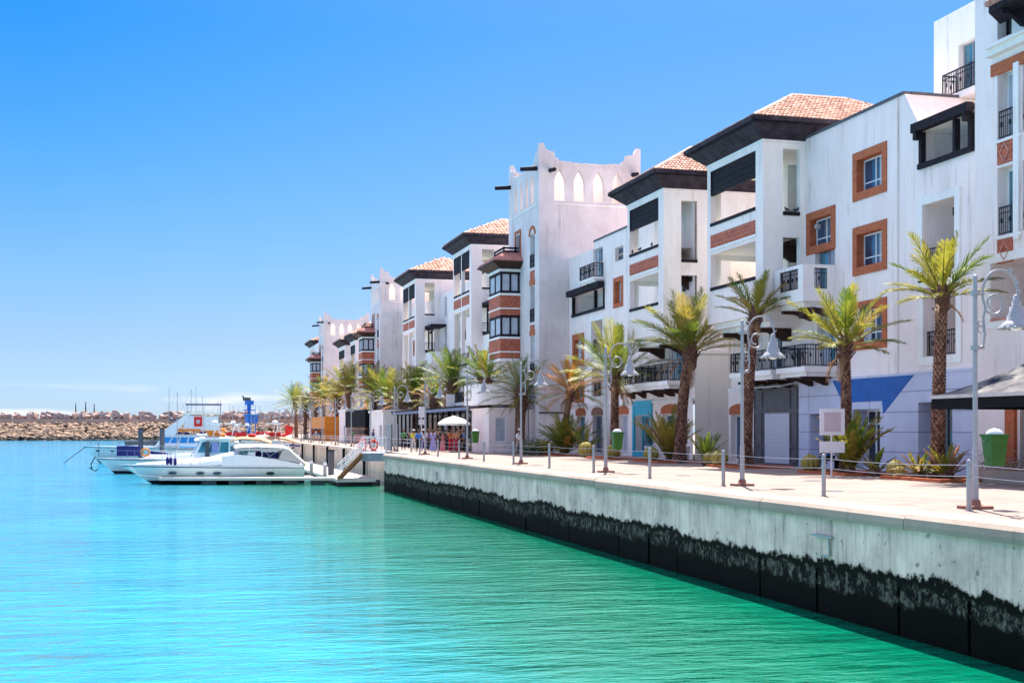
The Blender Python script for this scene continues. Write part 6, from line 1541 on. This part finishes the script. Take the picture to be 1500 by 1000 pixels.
m=MB(); m.tube([(-16.2,0,1.9),(-17.3,-.6,1.1),(-18.6,-1.2,0)],.04,5); m.build('anchor_line',M['black'],e)
# 4..8 more boats between
defs=[(436,142,9,'small tan-topped boat moored close to the far quay wall','tan','red'),(330,232,13,'distant white boat with a tall mast before the breakwater wall','white','navy'),(372,255,12,'distant cream boat with dark awning left of the far lamps','tan','navy'),(408,240,11,'distant white launch near the end of the pontoon','white','red'),(352,143,10,'navy-hulled sports boat with an orange cover behind the lilac-curtained yacht','white','orangep'),(400,134,11,'boat with a tan canvas cover stretched over it, behind the nearest cruiser','tan','red'),(384,150,12,'white boat with a red top box and orange float behind the tan-covered boat','white','red'),
 (420,175,12,'small white boat by the far pontoon with a red flag','white','red'),(350,185,13,'white yacht with a bright yellow-orange kayak on deck','white','orangep'),(300,205,14,'far white motor boat with navy awning beside the rocky breakwater','white','navy'),(392,215,12,'farthest small boat with a pale wheelhouse below the blue crane','white','navy')]
for i,(px,d,L,l,c1,c2) in enumerate(defs):
    x,y=at(px,d); e,st=boat(x,y,L,3.4,1.4,1.5,l,'navy' if i==4 else 'white',random.uniform(-.06,.06)); house(e,-1,-L*.55,2.6,1.35,2.5,.9,.1,win=3)
    bowrail(e,st,.55,1,.6)
    m=MB(); N=8; pr=[(-.2,2.6),(-1.5,3.05),(-L*.3,3.1),(-L*.5,2.8)]; vs=[]
    for xx,zz in pr:
        for j in range(N+1): u=-1+2*j/N; vs.append((xx,1.5*u,zz+.35-.3*abs(u)**2))
    m.mesh(vs,[(a*(N+1)+j,a*(N+1)+j+1,(a+1)*(N+1)+j+1,(a+1)*(N+1)+j) for a in range(3) for j in range(N)]); q=m.build('canopy',M['tan'] if c1=='tan' else M[c1 if c1!='white' else 'canvas'],e); q.modifiers.new('s','SOLIDIFY').thickness=.12
    m=MB(); m.box(-L*.35,-L*.35+1.1,-.5,.5,3.4,3.8); m.blob((-L*.2,-.6,3.5),(.45,.25,.2),8,5); m.build('deck_box',M[c2],e)
    m=MB(); mh=[5,12,9,8,7,0,7.5,6,9,11,8][i]; 
    if mh: m.tube([(-L*.4,0,1.4),(-L*.4,0,mh)],[.06,.03],6); m.build('mast',M['lamp'],e)
    if i%2==0:
        m=MB()
        for sy in (-1.3,1.3): m.bar((-L*.32,sy,2.6),(-L*.26,sy,4.7),.08); m.bar((-L*.2,sy,2.6),(-L*.24,sy,4.7),.06)
        m.box(-L*.36,-L*.2,-1.4,1.4,4.7,4.85); m.blob((-L*.28,0,5.0),(.3,.3,.15),8,5); m.build('radar_arch',M['white'],e)
    if i in (7,): m=MB(); m.poly([(-.2,0,3.2),(-.2,0,4.8),(.9,0,4.4),(.7,0,3.5)]); q=m.build('flag',M['red'],e); q.modifiers.new('s','SOLIDIFY').thickness=.03
    if i==8: m=MB(); m.blob((-L*.28,-1.2,4.1),(1.8,.4,.35),10,6); q=m.build('kayak',M['orangep'],e); 
    if i==9: m=MB(); m.box(-5.5,0,-1.6,1.6,5.6,5.75); m.bar((-5,-1.4,3),(-5,-1.4,5.6),.06); m.bar((-.4,-1.4,3),(-.4,-1.4,5.6),.06); m.build('awning',M['navy'],e)
for i,(px,py,d,h) in enumerate(((303,0,150,8.5),(318,0,170,9.5),(356,0,175,8),(377,0,180,7.5),(425,0,150,6.5),(446,0,165,6))):
    x,y=at(px,d); e,st=boat(x,y,7.5,2.4,.9,1.0,['small sailing dinghy with thin mast behind the red emblem cruiser','small sloop with a bare mast in the middle of the marina','white day sailer left of the crane','small sailing boat right of the crane','low sailing boat beside the far quay wall','smallest sailing boat near the leftmost palm'][i],'white',random.uniform(-.1,.1),'sailing boat')
    house(e,-1.5,-4.5,1.5,.9,1.4,.5,.1,win=2); m=MB(); m.tube([(-3.4,0,.9),(-3.4,0,h)],[.06,.03],6); m.tube([(-3.4,0,2.0),(-.3,0,1.9)],.05,6); m.build('mast',M['lamp'],e)
    m=MB(); m.tube([(-3.2,0,2.12),(-.5,0,2.02)],[.16,.09],7); m.build('furled_sail',M[['bluecanvas','navy','red','bluecanvas','tan','navy'][i]],e); m=MB(); m.bar((-3.4,0,h-.1),(-7.4,0,1.0),.02); m.bar((-3.4,0,h-.1),(0,0,1.0),.02); m.build('rigging',M['steel'],e)
# moored red inflatable / buoys on the boats' far side
for i,(px,py,d) in enumerate(((375,640,128),(392,643,126))):
    x,y=at(px,d); e=empty('marker_buoy',(x,y,.52+0.0),0,['bright red marker float standing on the pontoon, left of the pair','darker red marker float right of the pair'][i],'buoy','red floats'); m=MB(); m.blob((0,0,.5),(.35,.35,.5),10,6); m.build('float',M['red'],e); m=MB(); m.tube([(0,0,.9),(0,0,1.9)],.04,6); m.build('staff',M['red'],e)
# blue crane at the end of the quay
x,y=at(363,300); x=max(x,17.2)
e=empty('harbour_crane',(x,y,G),A,'small blue harbour crane with a platform at the far end of the quay','crane')
m=MB(); m.tube([(0,0,0),(0,0,6.2)],.38,14); m.build('column',M['crane'],e); m=MB(); m.box(-1.3,1.3,-1,1,6.2,6.4); m.box(-.8,.9,-.8,.8,7.6,8.6); m.tube([(0,0,6.4),(0,0,7.7)],.5,10); m.build('head',M['crane'],e)
m=MB(); m.box(-1.3,.2,-.7,.7,8.6,9.3); m.bar((-1.2,0,9.1),(-1.6,0,9.7),.3); m.build('jib',M['float'],e)
m=MB()
for xx in (-1.3,1.3,2.2): m.bar((xx,-.9,4.2),(xx,-.9,7.4),.06)
for zz in (4.2,5.3,6.4,7.4): m.bar((-1.3,-.9,zz),(2.2 if zz<6 else 1.3,-.9,zz),.06)
m.build('ladder_cage',M['crane'],e)
x,y=at(342,290); e=empty('fuel_kiosk',(max(x,17.2),y,G),A,'small blue-roofed kiosk left of the harbour crane','kiosk'); m=MB(); m.box(-1.2,1.2,-1,1,3.2,5.0); m.build('cabin',M['crane'],e); m=MB()
for xx in (-1,1): m.bar((xx,0,0),(xx,0,3.2),.2)
m.build('legs',M['crane'],e); m=MB(); m.box(-1.5,1.5,-1.3,1.3,5.0,5.2); m.build('roof',M['bluecanvas'],e)
# ================================================================== light, sky, camera
SUN=Vector((.95,2.6,4.5)).normalized(); el=math.asin(SUN.z); az=math.atan2(SUN.x,SUN.y)
w=bpy.data.worlds.new('World'); sc.world=w; w.use_nodes=True; nt=w.node_tree; N=nt.nodes; L_=nt.links
sk=N.new('ShaderNodeTexSky'); sk.sky_type='NISHITA'; sk.sun_disc=False; sk.sun_elevation=el; sk.sun_rotation=az; sk.air_density=1.0; sk.dust_density=.3; sk.ozone_density=2.0
tc=N.new('ShaderNodeTexCoord'); sp=N.new('ShaderNodeSeparateXYZ'); L_.new(tc.outputs['Generated'],sp.inputs[0])
KS=SKYK
vert=ramp(N,L_,sp.outputs['Z'],[(0,(.36,.47,.78)),(.07,(.355,.42,.64)),(.175,(.29,.46,.65)),(.30,(.20,.47,.68)),(.34,(.24,.49,.70)),(.46,ZEN),(1,ZEN)])  # upper stops: sky above the frame brightened and warmed to lift the shaded facades
dp=N.new('ShaderNodeVectorMath'); dp.operation='DOT_PRODUCT'; L_.new(tc.outputs['Generated'],dp.inputs[0]); dp.inputs[1].default_value=(cos(A),-sin(A),0)
mr=N.new('ShaderNodeMapRange'); mr.inputs['From Min'].default_value=-.34; mr.inputs['From Max'].default_value=.34; L_.new(dp.outputs['Value'],mr.inputs[0])
hor=ramp(N,L_,mr.outputs[0],[(0,(.35,.85,1.03)),(.5,(1,1,1)),(1,(1.35,1.1,.98))])
st_=ramp(N,L_,sp.outputs['Z'],[(0,.15),(.12,.25),(.3,1),(.33,1),(.4,0)])
hz_=mixc(N,L_,st_,(1,1,1),hor)
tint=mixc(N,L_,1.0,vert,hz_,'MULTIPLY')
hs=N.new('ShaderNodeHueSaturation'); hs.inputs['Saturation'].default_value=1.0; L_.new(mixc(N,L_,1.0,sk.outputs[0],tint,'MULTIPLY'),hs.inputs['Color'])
# thin low clouds near the horizon
mp=N.new('ShaderNodeMapping'); mp.inputs['Scale'].default_value=(1,1,7); L_.new(tc.outputs['Generated'],mp.inputs[0])
cn=N.new('ShaderNodeTexNoise'); cn.inputs['Scale'].default_value=7; cn.inputs['Detail'].default_value=5; L_.new(mp.outputs[0],cn.inputs['Vector'])
lo=ramp(N,L_,sp.outputs['Z'],[(0,0),(.012,.9),(.022,.9),(.035,0)]); cr=ramp(N,L_,cn.outputs['Fac'],[(.50,0),(.60,1)])
mu=N.new('ShaderNodeMath'); mu.operation='MULTIPLY'; L_.new(lo,mu.inputs[0]); L_.new(cr,mu.inputs[1])
mu2=N.new('ShaderNodeMath'); mu2.operation='MULTIPLY'; mu2.inputs[1].default_value=.75; L_.new(mu.outputs[0],mu2.inputs[0])
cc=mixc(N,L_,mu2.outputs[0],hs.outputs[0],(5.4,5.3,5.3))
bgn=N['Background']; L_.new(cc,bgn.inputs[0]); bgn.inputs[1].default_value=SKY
ld=bpy.data.lights.new('sun','SUN'); ld.energy=SUNE; ld.angle=radians(.5); ld.color=(1,.95,.87); lo_=bpy.data.objects.new('sun',ld); col.objects.link(lo_); lo_.rotation_euler=SUN.to_track_quat('Z','Y').to_euler(); lo_.location=(0,0,60)
cd=bpy.data.cameras.new('camera'); co=bpy.data.objects.new('camera',cd); col.objects.link(co); sc.camera=co
co.location=(0,0,HC); co.rotation_euler=(pi/2,0,-A); cd.sensor_width=36; cd.lens=F/1500*36; cd.shift_y=(HOR-500)/1500; cd.clip_end=20000; cd.clip_start=.1
sc.view_settings.view_transform='Standard'; sc.view_settings.look='None'; sc.view_settings.exposure=EXPO; sc.view_settings.gamma=1
sc.render.engine='CYCLES'; sc.cycles.max_bounces=8; sc.cycles.diffuse_bounces=4; sc.cycles.use_denoising=True
